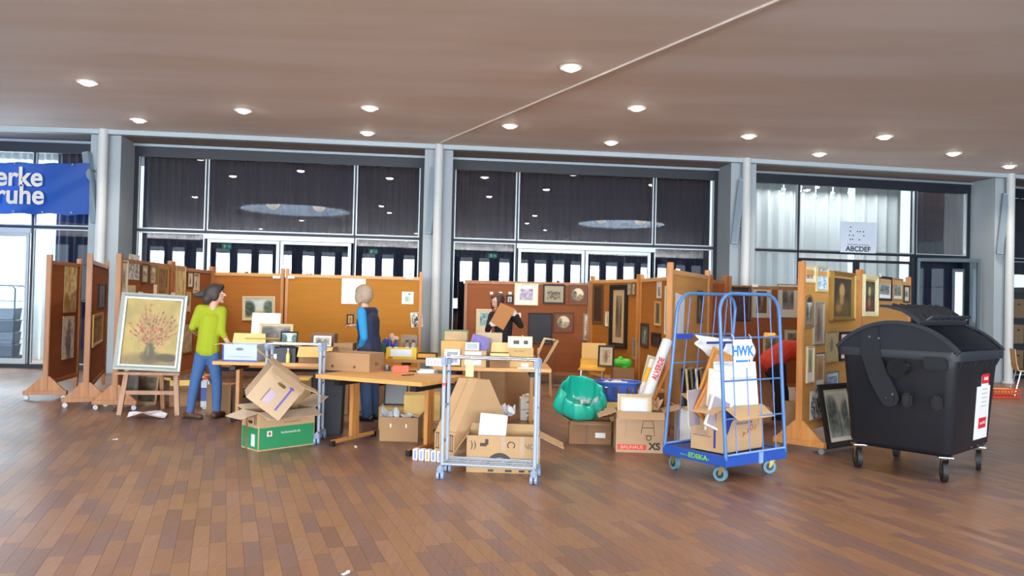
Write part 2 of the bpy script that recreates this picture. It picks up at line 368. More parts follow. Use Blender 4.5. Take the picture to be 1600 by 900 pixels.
for i in range(7):
    a, b2 = C2[i], C2[i + 1]; L_ = (b2 - a).length; an = math.atan2(b2.y - a.y, b2.x - a.x)
    e = struct('window_%d' % (i + 1), None, (a.x, a.y, 0), an); bays.append(e)
    m_ = Matrix.Translation((a.x, a.y, 0)) @ Matrix.Rotation(an, 4, 'Z')
    b_ = MB()
    b_.box((.14, .55, CZ / 2), (.28, .86, CZ), m=m_); b_.box((L_ - .14, .55, CZ / 2), (.28, .86, CZ), m=m_); b_.build('pier', PIER, wf)
    b_ = MB(); b_.box((L_ / 2, .06, CZ - .04), (L_, .16, .09), m=m_); b_.build('ceiling_edge_beam', M('a7b6bf', .5, var=.04), wf)
    b_ = MB(); b_.box((L_ / 2, .5, CZ - .045), (L_ - .5, .72, .07), m=m_); b_.build('soffit', M('8c7f78', .7), wf)
    b_ = MB(); b_.box((L_ / 2, .88, CZ - .2), (L_ - .5, .1, .28), m=m_); b_.build('lintel', NAVY, wf)
    b_ = MB(); b_.box((L_ / 2, .8, CZ - .12), (L_ - .5, .07, .05), m=m_); b_.build('curtain_track', M('8f9ca4', .4, .3), wf)
    x0, x1, xm1, xm2 = .28, L_ - .28, 1.68, L_ - 1.68; zt, zm = 4.32, 2.79
    b_ = MB()
    b_.box((x0 + .04, .9, zt / 2), (.08, .12, zt)); b_.box((x1 - .04, .9, zt / 2), (.08, .12, zt)); b_.box((L_ / 2, .9, zm), (x1 - x0, .1, .05))
    b_.box((L_ / 2, .9, .04), (x1 - x0, .1, .08))
    b_.build('outer_frame', NAVY, e)
    for x in (xm1, xm2):
        b_ = MB(); b_.box((x, .9, zt / 2), (.035, .11, zt)); b_.build('mullion', NAVY, e)
    for p, q in ((x0 + .08, xm1 - .02), (xm1 + .02, xm2 - .02), (xm2 + .02, x1 - .08)): pane(e, p, q, zm + .03, zt)
    for p, q in ((x0 + .08, xm1 - .02), (xm2 + .02, x1 - .08)):
        if i == 4 and p > 3: continue
        pane(e, p, q, .08, zm - .03)
    if i in (1, 2, 3, 4):
        d = struct('door_%d' % i, None, (a.x, a.y, 0), an)
        if i != 4:
            b_ = MB(); b_.box((L_ / 2, .86, zm - .085), (xm2 - xm1, .16, .1)); b_.build('door_header', ALUL, d)
        for k in range(2):
            p = xm1 + .04 + k * (xm2 - xm1 - .08) / 2; q = p + (xm2 - xm1 - .08) / 2 - .02
            f = MB(); w_ = .06
            for aa, bb, cc, dd in ((p, q, .05, .18), (p, q, zm - .2, zm - .14), (p, p + w_, .18, zm - .2), (q - w_, q, .18, zm - .2)):
                f.box(((aa + bb) / 2, .88, (cc + dd) / 2), (bb - aa, .05, dd - cc))
            lf = f.build('door_leaf', ALUL if i != 4 else NAVY, d)
            b_ = MB(); b_.poly([(p + w_, .88, .18), (q - w_, .88, .18), (q - w_, .88, zm - .2), (p + w_, .88, zm - .2)]); b_.build('pane', GLASS, lf)
            b_ = MB(); hx = q - .1 if k == 0 else p + .1; b_.tube([(hx, .84, .9), (hx, .79, .95), (hx, .79, 1.35), (hx, .84, 1.4)], .014); b_.build('door_handle', METAL, lf, True)
    if i == 4:   # right glazed leaf standing open into the hall
        d = struct('door_5', None, (0, 0, 0), 0); m2 = m_ @ Matrix.Translation((xm2 + .03, .82, 0)) @ Matrix.Rotation(R(-15), 4, 'Z')
        d.matrix_world = m2
        b_ = MB(); w_ = .06
        for aa, bb, cc, dd in ((0, 1.36, .05, .13), (0, 1.36, 2.66, 2.74), (0, w_, .13, 2.66), (1.36 - w_, 1.36, .13, 2.66)):
            b_.box(((aa + bb) / 2, 0, (cc + dd) / 2), (bb - aa, .05, dd - cc))
        b_.build('door_leaf', M('44525c', .4, .4), d)
        b_ = MB(); b_.poly([(w_, 0, .13), (1.3, 0, .13), (1.3, 0, 2.66), (w_, 0, 2.66)]); b_.build('pane', GLASS, d)
cgroup = None
curtain_thing(bays[1], 'white backlit drape behind the left part of the glass, beside the blue banner', .3, 4.72, 2.6, .02, 5.2, WHITEC, seed=2)
curtain_thing(bays[1], 'dark drape behind the glass right of the white drape, left of the left column', 4.75, 6.1, 1.45, .02, 4.4, DARKC, seed=3)
curtain_thing(bays[2], 'dark navy drape filling the wide window left of the middle column', .25, 6.1, 1.45, .02, 4.4, DARKC, seed=4)
curtain_thing(bays[3], 'dark navy drape filling the middle window right of the middle column', .25, 6.1, 1.45, .02, 4.4, DARKC, seed=5)
curtain_thing(bays[4], 'narrow dark drape at the left edge of the white curtain bay', .25, .78, 1.45, .02, 4.4, DARKC, seed=6)
curtain_thing(bays[4], 'long white pleated curtain in the right bay, left of the bright gap', .7, 4.0, 2.6, .02, 5.2, WHITEC, seed=7, wl=.3, amp=.07)
curtain_thing(bays[4], 'short white pleated curtain in the right bay, right of the bright gap', 4.22, 5.5, 2.6, .02, 5.2, WHITEC, seed=8, wl=.3, amp=.07)
curtain_thing(bays[4], 'dark drape hanging at the right side of the right bay', 4.9, 6.1, 1.45, .02, 4.4, DARKC, seed=9)
curtain_thing(bays[5], 'dark drape high behind the glass at the right edge of the photo', .25, 6.1, 1.7, 2.5, 4.4, DARKC, seed=10)
# ---- columns and column loudspeakers
COLM = M('c3c9ca', .5, var=.03)
for k, lb in ((2, 'left slim round pale grey column beside the blue banner'), (3, 'middle slim round column between the two dark windows'),
              (4, 'slim round column between the middle window and the white curtain bay'), (5, 'rightmost slim round column behind the waste container')):
    t = thing('column', lb, 'column', (C2[k].x, C2[k].y, 0), 0, 'slim round columns of the window wall')
    b_ = MB(); b_.cyl((0, 0, 0), (0, 0, CZ), .088, seg=28, caps=False); b_.build('shaft', COLM, t, True)
    b_ = MB(); b_.cyl((0, 0, 0), (0, 0, .04), .12, seg=28); b_.build('base_plate', COLM, t)
SPK = M('8496a4', .5, var=.04)
for k, dx, lb, tilt in ((2, -.22, 'grey tall slim loudspeaker on the left column beside the banner', 9), (3, -.12, 'grey slim loudspeaker half behind the middle column', 4),
                  (4, -.15, 'slim grey loudspeaker tilted on the column left of the white curtain bay', 6), (5, -.15, 'slim pale grey loudspeaker tilted on the rightmost column', 6)):
    c = C2[k]; s = -1 if k == 2 else 1
    mw = Matrix.Translation((c.x + dx, c.y + .02, 3.5)) @ Matrix.Rotation(R(-tilt if k == 2 else tilt), 4, 'Y') @ Matrix.Rotation(R(-12), 4, 'Z')
    t = thing('column_speaker', lb, 'loudspeaker', group='slim column loudspeakers', mw=mw)
    b_ = MB(); b_.box((0, 0, 0), (.13, .1, 1.35), bev=.008); b_.build('housing', SPK, t)
    b_ = MB(); b_.box((0, -.053, 0), (.1, .006, 1.28)); b_.build('grille', M('788a98', .8, bump=.3, scale=80), t)
    b_ = MB(); b_.cyl((.06, 0, .3), (.13, 0, .3), .015); b_.cyl((.06, 0, -.3), (.13, 0, -.3), .015); b_.build('bracket', METAL, t)
# ---- blue banner in the left bay (in front of the glass)
bl = D(-190, 300, 14.75); br = D(139, 300, 14.75)
t = thing('banner', 'blue fabric banner with white lettering hung across the left bay', 'banner', (0, 14.75, 0), 0)
zt0, zb0 = D(60, 254, 14.75).z, D(60, 334, 14.75).z; n = 60
V = []; nz_ = 12
for j in range(nz_ + 1):
    for i in range(n + 1):
        u = i / n; v = j / nz_; x = bl.x + (br.x - bl.x) * u
        y = .02 * math.sin(u * 18 + v * 3) + .035 * math.exp(-((v - (.15 + 1.1 * (1 - u) * 2.2)) / .12) ** 2)
        V.append((x, y, zt0 + (zb0 - zt0) * v - .02 * (1 - u) + .012 * math.sin(u * 40) * (1 if v in (0, 1) else 0)))
me = bpy.data.meshes.new('banner_cloth'); me.from_pydata(V, [], [(j * (n + 1) + i, j * (n + 1) + i + 1, (j + 1) * (n + 1) + i + 1, (j + 1) * (n + 1) + i) for j in range(nz_) for i in range(n)])
me.polygons.foreach_set('use_smooth', [True] * len(me.polygons)); me.materials.append(M('194a9c', .55, var=.06, scale=1.5, trans=.15)); o = bpy.data.objects.new('banner_cloth', me); COL.objects.link(o); o.parent = t
for s, py, k in (('werke', 278, 67), ('sruhe', 306, 69)):
    p = D(k, py, 14.68); text(s, .50, face_front(p.x, -.07, p.z), WHITE, t, align='RIGHT', bold=.012, sx=.98)
b_ = MB()
for px in (25, 70, 115): 
    for z in (zt0 - .03, zb0 + .03): b_.cyl((D(px, 290, 14.75).x, -.04, z), (D(px, 290, 14.75).x, -.06, z), .018)
b_.build('eyelet', METAL, t)
# ---- white poster with letters on the glass of the right bay
p = D(1341, 371, 17.35); rz4 = bays[4].rotation_euler.z
t = thing('poster', 'white poster with black letters taped to the glass of the right bay', 'poster', p, rz4)
b_ = MB(); b_.box((0, 0, 0), (.86, .008, .68)); b_.build('sheet', M('c8d6e8', .5, var=.03), t)
text('ABCDEF', .15, face_front(0, -.006, -.26), M('20242c'), t, bold=.004, sx=1.1)
text('Mathematik zum Anfassen', .05, face_front(0, -.006, -.16), M('40454c'), t)
b_ = MB(); rr = random.Random(5)
for r_ in range(4):
    for c_ in range(5):
        if rr.random() < .65: b_.box((-.2 + c_ * .08 + rr.uniform(-.02, .02), -.006, .22 - r_ * .09), (.03, .003, .025))
b_.build('symbols', M('30343c'), t)

# ---- spotlights under the foyer ceiling beyond the right bay
for k, (px, py) in enumerate(((1223, 302), (1249, 298), (1273, 313), (1277, 292), (1300, 308), (1328, 301))):
    p = D(px, py, 18.3 + .1 * (k % 3)); t = thing('spotlight', ['leftmost', 'second from left', 'lowest', 'uppermost', 'second from right', 'rightmost'][k] + ' small white spotlight glowing behind the glass of the white curtain bay', 'spotlight', p, 0, 'small spotlights in the foyer behind the right bay')
    b_ = MB(); b_.cyl((0, 0, .0), (.02, .0, .12), .05, seg=16); b_.build('housing', M('9aa4ac', .5), t, True); b_ = MB(); b_.sph((0, 0, -.01), (.048, .048, .02), 14); b_.build('lens', LENS, t, True); b_ = MB(); b_.cyl((.02, 0, .12), (.02, 0, 5.4 - p.z), .012); b_.build('hanger', METAL, t)
# ================================================================ ARTWORK (vertex-coloured canvases)
def vnoise(rs, ny, nx, gy, gx):
    g = rs.rand(gy + 2, gx + 2); y = np.linspace(0, gy, ny)[:, None]; x = np.linspace(0, gx, nx)[None]
    yi = np.floor(y).astype(int); xi = np.floor(x).astype(int); fy = y - yi; fx = x - xi; fy = fy * fy * (3 - 2 * fy); fx = fx * fx * (3 - 2 * fx)
    return (g[yi, xi] * (1 - fx) + g[yi, xi + 1] * fx) * (1 - fy) + (g[yi + 1, xi] * (1 - fx) + g[yi + 1, xi + 1] * fx) * fy
def hx(c): return np.array([int(c[i:i + 2], 16) / 255 for i in (0, 2, 4)])
def art(kind, nx, ny, seed, bgc='d9cfb8', fg='4a4238'):
    rs = np.random.RandomState(seed); Y, X = np.meshgrid(np.linspace(1, 0, ny), np.linspace(0, 1, nx), indexing='ij')   # Y: 1 at top row
    B, Fg = hx(bgc), hx(fg); n = vnoise(rs, ny, nx, 6, 5); n2 = vnoise(rs, ny, nx, 14, 12); im = np.ones((ny, nx, 3)) * B
    def mixm(m, c): 
        nonlocal im
        m = np.clip(m, 0, 1)[..., None]; im = im * (1 - m) + (hx(c) if isinstance(c, str) else c) * m
    def blob_(cx, cy, rx, ry, s=6): return 1 / (1 + np.exp(s * (((X - cx) / rx) ** 2 + ((Y - cy) / ry) ** 2 - 1) * 1.5))
    def line(a, b, wd): 
        ax, ay = a; bx, by = b; t = np.clip(((X - ax) * (bx - ax) + (Y - ay) * (by - ay)) / ((bx - ax) ** 2 + (by - ay) ** 2), 0, 1)
        return np.exp(-(((X - ax - t * (bx - ax)) ** 2 + (Y - ay - t * (by - ay)) ** 2) / wd ** 2))
    if kind == 'flowers':
        im *= (1 + .16 * (n - .5) + .08 * (n2 - .5))[..., None]
        mixm(blob_(.5, .02, .6, .16, 3) * (.4 + .5 * n2), '6e5a38'); mixm(blob_(.82, .12, .22, .06, 4) * .8, '3f3524')
        mixm(blob_(.5, .12, .17, .1, 3) * .8, '57452c')
        for k in range(15):
            a = (k / 14 - .5) * 2.5; l = .48 + .22 * rs.rand(); tx, ty = .52 + math.sin(a) * l * .78, .36 + math.cos(a) * l * .85
            mixm(line((.5, .27), (tx, ty), .007) * .6, '5d5a38')
            for q in range(9):
                f = .3 + .7 * q / 9 + .05 * rs.rand(); cx = .5 + (tx - .5) * f + rs.randn() * .014; cy = .27 + (ty - .27) * f + rs.randn() * .014
                mixm(blob_(cx, cy, .017, .015, 3) * .9, ['9c4a38', 'b3664e', '7d3a34', 'a97a56'][rs.randint(4)])
        for k in range(70):
            mixm(blob_(.5 + rs.randn() * .13, .42 + rs.randn() * .12, .02, .018, 3) * .8, ['a3503c', 'c07a62', '7b4030', '8a7a48'][rs.randint(4)])
        mixm(blob_(.5, .2, .085, .13, 4), '4e4632'); mixm(blob_(.47, .22, .03, .08, 3) * .5, '8f8458')
    elif kind == 'landscape':
        mixm((Y > .42) * 1.0, hx('a9c0c8')); mixm((Y > .42) * n * .8, 'dfe3dc'); mixm(1 / (1 + np.exp((Y - .32 - .05 * n) * 60)), 'b5a568'); mixm((Y < .3) * n2 * .5, '7d8a4a')
        mixm(blob_(.12, .5, .24, .42, 4) * (.6 + .5 * n2), '33493a'); mixm(blob_(.88, .55, .2, .38, 4) * (.6 + .5 * n2), '3d5644'); mixm(blob_(.5, .36, .12, .05), 'd8c391')
    elif kind == 'engraving':
        im *= (.96 + .08 * n)[..., None]; mixm(((n2 - .42) * 3) * (Y < .62 + .2 * n), Fg * 1.3); mixm(blob_(.25, .5, .18, .35, 3) * n2, Fg); mixm(blob_(.72, .4, .15, .3, 3) * n2, Fg)
    elif kind == 'street':
        im *= (.95 + .1 * n)[..., None]; mixm(blob_(.2, .55, .3, .38, 3) * (.5 + .6 * n2), Fg); mixm(blob_(.95, .5, .3, .35, 3) * (.45 + .5 * n2), Fg); mixm((Y < .32) * (.3 + .5 * n2), Fg * 1.6); mixm(blob_(.55, .3, .05, .3, 3) * .5, Fg)
    elif kind == 'portrait':
        im = np.ones((ny, nx, 3)) * Fg * (.8 + .5 * n)[..., None]; mixm(blob_(.5, .1, .42, .4, 3) * (.7 + .3 * n2), B * .62); mixm(blob_(.52, .56, .2, .3, 4) * .8, B * .5)
        mixm(blob_(.53, .64, .13, .17, 5), B); mixm(blob_(.52, .4, .1, .12, 4), B * .9); mixm(blob_(.38, .2, .14, .1, 3), B * .85)
    elif kind == 'hooded':
        im = np.ones((ny, nx, 3)) * Fg * (.8 + .4 * n)[..., None]; mixm(blob_(.5, .68, .34, .24, 5) * .5, 'b59a5a'); mixm(blob_(.5, .1, .36, .5, 3) * .8, '7c3f33'); mixm(blob_(.5, .62, .26, .28, 4), '3c4a40')
        mixm(blob_(.52, .64, .13, .15, 5), B); mixm(blob_(.5, .3, .1, .16, 3) * .7, B * .9)
    elif kind == 'blue':
        im *= (.9 + .2 * n)[..., None]; mixm(((n2 - .35) * 2.2), Fg); mixm(blob_(.5, .45, .16, .4, 3) * .8, B)
    elif kind == 'figure':
        im *= (.92 + .16 * n)[..., None]; mixm(blob_(.5, .4, .2, .38, 3) * (.5 + .5 * n2), Fg); mixm(blob_(.5, .82, .09, .09, 3) * .8, Fg * 1.2); mixm(((n2 - .6) * 2), Fg * 1.4)
    elif kind == 'bw':
        mixm(blob_(.5, .45, .42, .5, 4), Fg); mixm((np.sin(X * 22 + n * 9 + Y * 5) > .2) * .8, B); mixm(blob_(.5, .82, .14, .1, 5), B)
    elif kind == 'round':
        im = np.ones((ny, nx, 3)) * hx('6d3f20') * (.9 + .2 * n2)[..., None]; d = ((X - .5) ** 2 * 1 + (Y - .52) ** 2) ** .5; c = 1 / (1 + np.exp((d - .34) * 90))
        base = im.copy(); mixm(c, 'e4d9b8'); mixm(c * (Y < .36 + .2 * n) * (.35 + .6 * n2), '6a5c46'); mixm(c * blob_(.3, .52, .13, .2, 3) * (.4 + .7 * n2), '4a4536'); mixm(c * blob_(.66, .45, .2, .07, 3) * n2, '5c5040')
    elif kind == 'apple':
        mixm(blob_(.5, .42, .28, .3, 4) * .8, '9fc7a2'); mixm(blob_(.42, .4, .12, .2, 3) * .6, '7da9c8'); mixm(blob_(.64, .82, .12, .07, 4) * .9, '4e6ba8')
    elif kind == 'wash':
        mixm(((n - .3) * 1.6), Fg); mixm(((n2 - .5) * 1.2), Fg * .8)
    elif kind == 'plain': im *= (.97 + .06 * n)[..., None]
    return np.clip(im, 0, 1)
def canvas(name, w, h, im, parent, y=0, mat=None, z=0, x=0):
    ny, nx = im.shape[:2]; xs = np.linspace(-w / 2, w / 2, nx) + x; zs = np.linspace(h / 2, -h / 2, ny) + z
    XX, ZZ = np.meshgrid(xs, zs); V = np.stack([XX, np.full_like(XX, y), ZZ], -1).reshape(-1, 3)
    i = np.arange(ny - 1)[:, None] * nx + np.arange(nx - 1)[None]; Q = np.stack([i + nx, i + nx + 1, i + 1, i], -1).reshape(-1, 4)
    me = bpy.data.meshes.new(name); me.from_pydata(V.tolist(), [], Q.tolist())
    ca = me.color_attributes.new('Col', 'FLOAT_COLOR', 'POINT'); c = np.where(im <= .04045, im / 12.92, ((im + .055) / 1.055) ** 2.4)
    ca.data.foreach_set('color', np.concatenate([c.reshape(-1, 3), np.ones((nx * ny, 1))], 1).astype('f4').ravel())
    me.materials.append(mat or ART); o = bpy.data.objects.new(name, me); COL.objects.link(o); o.parent = parent; return o
def frame_bm(w, h, fw, t, step=.35):
    """mitred frame around an opening, outer size w x h, front at local -y, depth t"""
    b = MB(); ow, oh = w / 2, h / 2; iw, ih = ow - fw, oh - fw; prof = [(0, 0), (0, -t), (fw * .35, -t * 1.15), (fw * .7, -t * .8), (fw, -t * .75), (fw, 0)]
    rings = []
    for d, y in prof: rings.append([b.bm.verts.new((sx * (ow - d), y, sz * (oh - d))) for sx, sz in ((-1, -1), (1, -1), (1, 1), (-1, 1))])
    for A, B_ in zip(rings, rings[1:] + rings[:1]):
        for k in range(4): b.bm.faces.new((A[k], A[(k + 1) % 4], B_[(k + 1) % 4], B_[k]))
    return b
def arch_frame(w, h, fw, t):
    b = MB()
    def outline(d): 
        r = w / 2 - d; return [(-r, -h / 2 + d), (r, -h / 2 + d)] + [(r * math.cos(a * math.pi / 10), h / 2 - w / 2 + r * math.sin(a * math.pi / 10)) for a in range(11)]
    O, I = outline(0), outline(fw)
    rs = [[b.bm.verts.new((x, y, z)) for x, z in P] for P, y in ((O, 0), (O, -t), (I, -t), (I, 0))]; n = len(O)
    for A, B_ in zip(rs, rs[1:] + rs[:1]):
        for k in range(n): b.bm.faces.new((A[k], A[(k + 1) % n], B_[(k + 1) % n], B_[k]))
    return b
FRM = {}
def framemat(c, metal=0):
    k = (c, metal)
    if k not in FRM: FRM[k] = M(c, .38 if metal else .45, metal, var=.15, scale=30)
    return FRM[k]
def picture(label, mw, w, h, frame='c9b98e', fw=.025, mount=None, mw_=.0, kind='engraving', bgc='d9cfb8', fg='4a4238', group=None, seed=0, metal=0, t=.02, n=26, arch=False, glazed=False, mb=0):
    """mw: matrix at picture centre, back on local y=0, facing local -y"""
    T = thing('picture' if frame else 'print_sheet', label, 'picture', group=group, mw=mw)
    if frame:
        fb_ = arch_frame(w, h, fw, t) if arch else frame_bm(w, h, fw, t)
        fb_.build('frame', framemat(frame, metal), T)
        iw, ih = w - 2 * fw, h - 2 * fw
    else: iw, ih = w, h
    b = MB()
    if arch:
        r = iw / 2; pts = [(-r, -ih / 2), (r, -ih / 2)] + [(r * math.cos(a * math.pi / 10), h / 2 - w / 2 + r * math.sin(a * math.pi / 10)) for a in range(11)]
        b.prism(pts, 'y', -.003, -.006); b.build('backing', M(fg), T); k_ = .78; canvas('artwork', iw * .96, ih * k_, art(kind, n, int(n * 1.3), seed, bgc, fg), T, -.008, z=-ih * .09); return T
    b.box((0, -.004, 0), (iw + .004, .006, ih + .004)); b.build('mount' if mount else 'backing', M(mount or 'cbbf9f', .8, var=.04), T)
    aw, ah = (iw - 2 * mw_, ih - 2 * mw_ - mb) if mount else (iw, ih)
    ny = max(12, int(n * ah / aw)) if ah < aw * 4 else n * 3
    canvas('artwork', aw, ah, art(kind, n, ny, seed, bgc, fg), T, -.0085 if frame else -.009, ARTG if glazed else ART, z=mb / 2 if mount else 0)
    return T
# ================================================================ PARTITION WALLS
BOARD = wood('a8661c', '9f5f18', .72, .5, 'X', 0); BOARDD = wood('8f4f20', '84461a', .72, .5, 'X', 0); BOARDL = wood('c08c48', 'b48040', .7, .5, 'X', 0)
class Panel:
    def __init__(s, label, p0, p1, z0=.2, z1=1.97, board=BOARD, posts=(1, 1), feet=(0, 0), ztop=2.05, group='wheeled wooden display partitions', rail=True, face=-1):
        p0 = Vector(p0); p1 = Vector(p1); s.p0, s.p1 = p0, p1; d = p1 - p0; s.L = d.length; s.a = math.atan2(d.y, d.x)
        s.m = Matrix.Translation((p0.x, p0.y, 0)) @ Matrix.Rotation(s.a, 4, 'Z'); s.mi = s.m.inverted(); s.n = 0; s.label = label; s.pw = .06
        # which local side faces the camera
        s.side = -1 if (s.mi @ CO).y < 0 else 1
        T = s.T = thing('display_partition', label, 'partition', (p0.x, p0.y, 0), s.a, group)
        for x, on in ((.03, posts[0]), (s.L - .03, posts[1])):
            if on: b = MB(); b.box((x, 0, (z0 - .08 + ztop) / 2), (.06, .07, ztop - z0 + .08), bev=.006); b.build('post', OAK if board is BOARDD else BEECH, T)
        b = MB(); b.box(((.05 * posts[0] + s.L - .05 * posts[1]) / 2, 0, (z0 + z1) / 2), (s.L - .05 * (posts[0] + posts[1]), .02, z1 - z0 - .02)); b.build('board', board, T)
        if rail:
            for z in (z1 - .03, z0 + .03): b = MB(); b.box(((.06 * posts[0] + s.L - .06 * posts[1]) / 2, 0, z), (s.L - .06 * (posts[0] + posts[1]), .05, .06), bev=.004); b.build('rail', OAK if board is BOARDD else BEECHX, T)
        for x, on in ((.03, feet[0]), (s.L - .03, feet[1])):
            if not on: # plain leg down to the floor
                b = MB(); b.box((x, 0, (z0 - .08) / 2), (.05, .05, z0 - .08)); b.build('leg', OAK, T)
                continue
            b = MB(); b.prism([(-.27, .07), (.27, .07), (.27, .115), (.05, .33), (-.05, .33), (-.27, .115)], 'x', x - .02, x + .02); b.box((x, 0, .1), (.07, .56, .06), bev=.005)
            f = b.build('foot', BEECH if on == 1 else OAK, T)
            for y in (-.24, .24):
                b = MB(); b.cyl((x - .012, y, .032), (x + .012, y, .032), .032, seg=14); c = b.build('castor', M('8d8f92', .4, .5), f, True)
    def at(s, px, py, off=0.0):
        """point on the board face seen at a pixel, in panel coordinates"""
        o = s.mi @ CO; d = s.mi.to_3x3() @ ray(px, py); y = s.side * (.012 + off); t = (y - o.y) / d.y; return o + d * t
    def pic(s, label, x0, y0, x1, y1, **k):
        a = s.at(x0, (y0 + y1) / 2); b = s.at(x1, (y0 + y1) / 2); cx = (a.x + b.x) / 2; wd = abs(a.x - b.x); mx = (x0 + x1) / 2
        zt, zb = s.at(mx, y0).z, s.at(mx, y1).z
        m = s.m @ Matrix.Translation((cx, s.side * .012, (zt + zb) / 2))
        if s.side > 0: m = m @ Matrix.Rotation(math.pi, 4, 'Z')
        tr = k.pop('tilt', 0)
        if tr: m = m @ Matrix.Rotation(R(tr), 4, 'Y')
        s.n += 1
        return picture(label, m, wd, zt - zb, seed=hash((x0, y0)) % 9999 if 'seed' not in k else k.pop('seed'), **k)
# ================================================================ CARTONS
def wall_with_hole(b, m, w, h, t, hole=None):
    """upright sheet w x h (x,z), thickness t about y=0, base at z=0; hole=(cx,cz,hw,hh)"""
    if not hole: b.box((0, 0, h / 2), (w, t, h), m=m); return
    cx, cz, hw, hh = hole; ang = sorted(set([k * math.pi / 6 for k in range(12)] + [math.atan2(z - cz, x - cx) % (2 * math.pi) for x in (-w / 2, w / 2) for z in (0, h)]))
    O, I = [], []
    for a in ang:
        c, s_ = math.cos(a), math.sin(a); ts = []
        if c > 1e-9: ts.append((w / 2 - cx) / c)
        if c < -1e-9: ts.append((-w / 2 - cx) / c)
        if s_ > 1e-9: ts.append((h - cz) / s_)
        if s_ < -1e-9: ts.append((-cz) / s_)
        t_ = min(ts); O.append((cx + c * t_, cz + s_ * t_)); q = (abs(c) ** 4 + abs(s_) ** 4) ** -.25; I.append((cx + c * q * hw, cz + s_ * q * hh))
    n = len(ang); rs = [[b.bm.verts.new(m @ Vector((x, y, z))) for x, z in P] for P, y in ((O, -t / 2), (I, -t / 2), (I, t / 2), (O, t / 2))]
    for A, B_ in zip(rs, rs[1:] + rs[:1]):
        for k in range(n): b.bm.faces.new((A[k], A[(k + 1) % n], B_[(k + 1) % n], B_[k]))
def carton(label, loc, rz, L, W, H, mat=CARD, flaps=(None,) * 4, holes=(), anchor=(0, 0), mw=None, group=None, name='cardboard_box', flapmat=None, inner=None, fl=None, hz=.72, closed=False, cat='box', band=None):
    """flaps: angle of the flap on (front -y, right +x, back +y, left -x): 0 closed inward, 90 upright, 180 flat outward"""
    T = thing(name, label, cat, loc, rz, group, mw)
    ox, oy = -anchor[0] * L / 2, -anchor[1] * W / 2; off = Matrix.Translation((ox, oy, 0)); T['o'] = 0; del T['o']
    t = .005; b = MB()
    sides = [(L, (0, -W / 2 + t / 2), 0), (W, (L / 2 - t / 2, 0), 90), (L, (0, W / 2 - t / 2), 180), (W, (-L / 2 + t / 2, 0), 270)]
    for k, (w_, (x, y), a) in enumerate(sides):
        wall_with_hole(b, off @ Matrix.Translation((x, y, 0)) @ Matrix.Rotation(R(a), 4, 'Z'), w_ if k % 2 == 0 else w_ - 2 * t, H, t, (0, H * hz, min(.045, w_ * .16), .016) if k in holes else None)
    b.box((ox, oy, t / 2 + .0005), (L - 2 * t, W - 2 * t, t)); body = b.build('body', mat, T)
    if closed:
        for y0 in (-1, 1): b = MB(); b.box((ox, oy + y0 * W / 4, H + .003), (L - .002, W / 2 - .003, .005)); b.build('flap', flapmat or mat, T)
        b = MB(); b.box((ox, oy, H + .0065), (L, .05, .001)); b.build('packing_tape', M('a98a63', .3), T)
    for k, a in enumerate(flaps):
        if a is None: continue
        w_, (x, y), rot = sides[k]; fd = (fl[k] if isinstance(fl, (list, tuple)) else fl) if fl else (W / 2 if k % 2 == 0 else min(L, W) / 2)
        m = off @ Matrix.Translation((x, y, H)) @ Matrix.Rotation(R(rot), 4, 'Z') @ Matrix.Rotation(R(a), 4, 'X')
        b = MB(); c = .012
        # local: flap extends +y when closed(0)
        b.prism([(-w_ / 2 + .002, 0), (w_ / 2 - .002, 0), (w_ / 2 - .002 - c, fd), (-w_ / 2 + .002 + c, fd)], 'z', -.0025, .0025); b.bm.transform(m)
        b.build('flap', flapmat or mat, T)
    T['_L'] = 0; del T['_L']
    return T, (ox, oy)
def plate(parent, name, x, z, w, h, mat, y, side='front', off=(0, 0)):
    b = MB()
    if side == 'front': b.box((x, y, z), (w, .0016, h))
    elif side == 'left': b.box((y, x, z), (.0016, w, h))
    return b.build(name, mat, parent)
# ================================================================ TABLES
def table(label, c, rz, L, W, H=.74, legs=(-1, 1), mat=None, group='beech veneered folding tables', inset=.22):
    T = thing('table', label, 'table', (c[0], c[1], 0), rz, group)
    b = MB(); b.box((0, 0, H - .021), (L, W, .042), bev=.004); b.build('tabletop', mat or BEECHX, T)
    for s_ in legs:
        x = s_ * (L / 2 - inset); b = MB()
        for y in (-.045, 0, .045): b.box((x, y, H / 2), (.045, .032, H - .12), bev=.004)
        lg = b.build('leg', BEECH, T)
        b = MB(); b.box((x, 0, .045), (.05, W - .12, .04), bev=.01); b.build('foot', BEECH, lg)
        for y in (-1, 1): b = MB(); b.box((x, y * (W / 2 - .08), .03), (.055, .05, .06), bev=.006); b.build('rubber_end', BLACKP, lg)
        b = MB(); b.box((x, 0, H - .09), (.07, W - .25, .05)); b.build('bracket', BLACKP, lg)
    return T
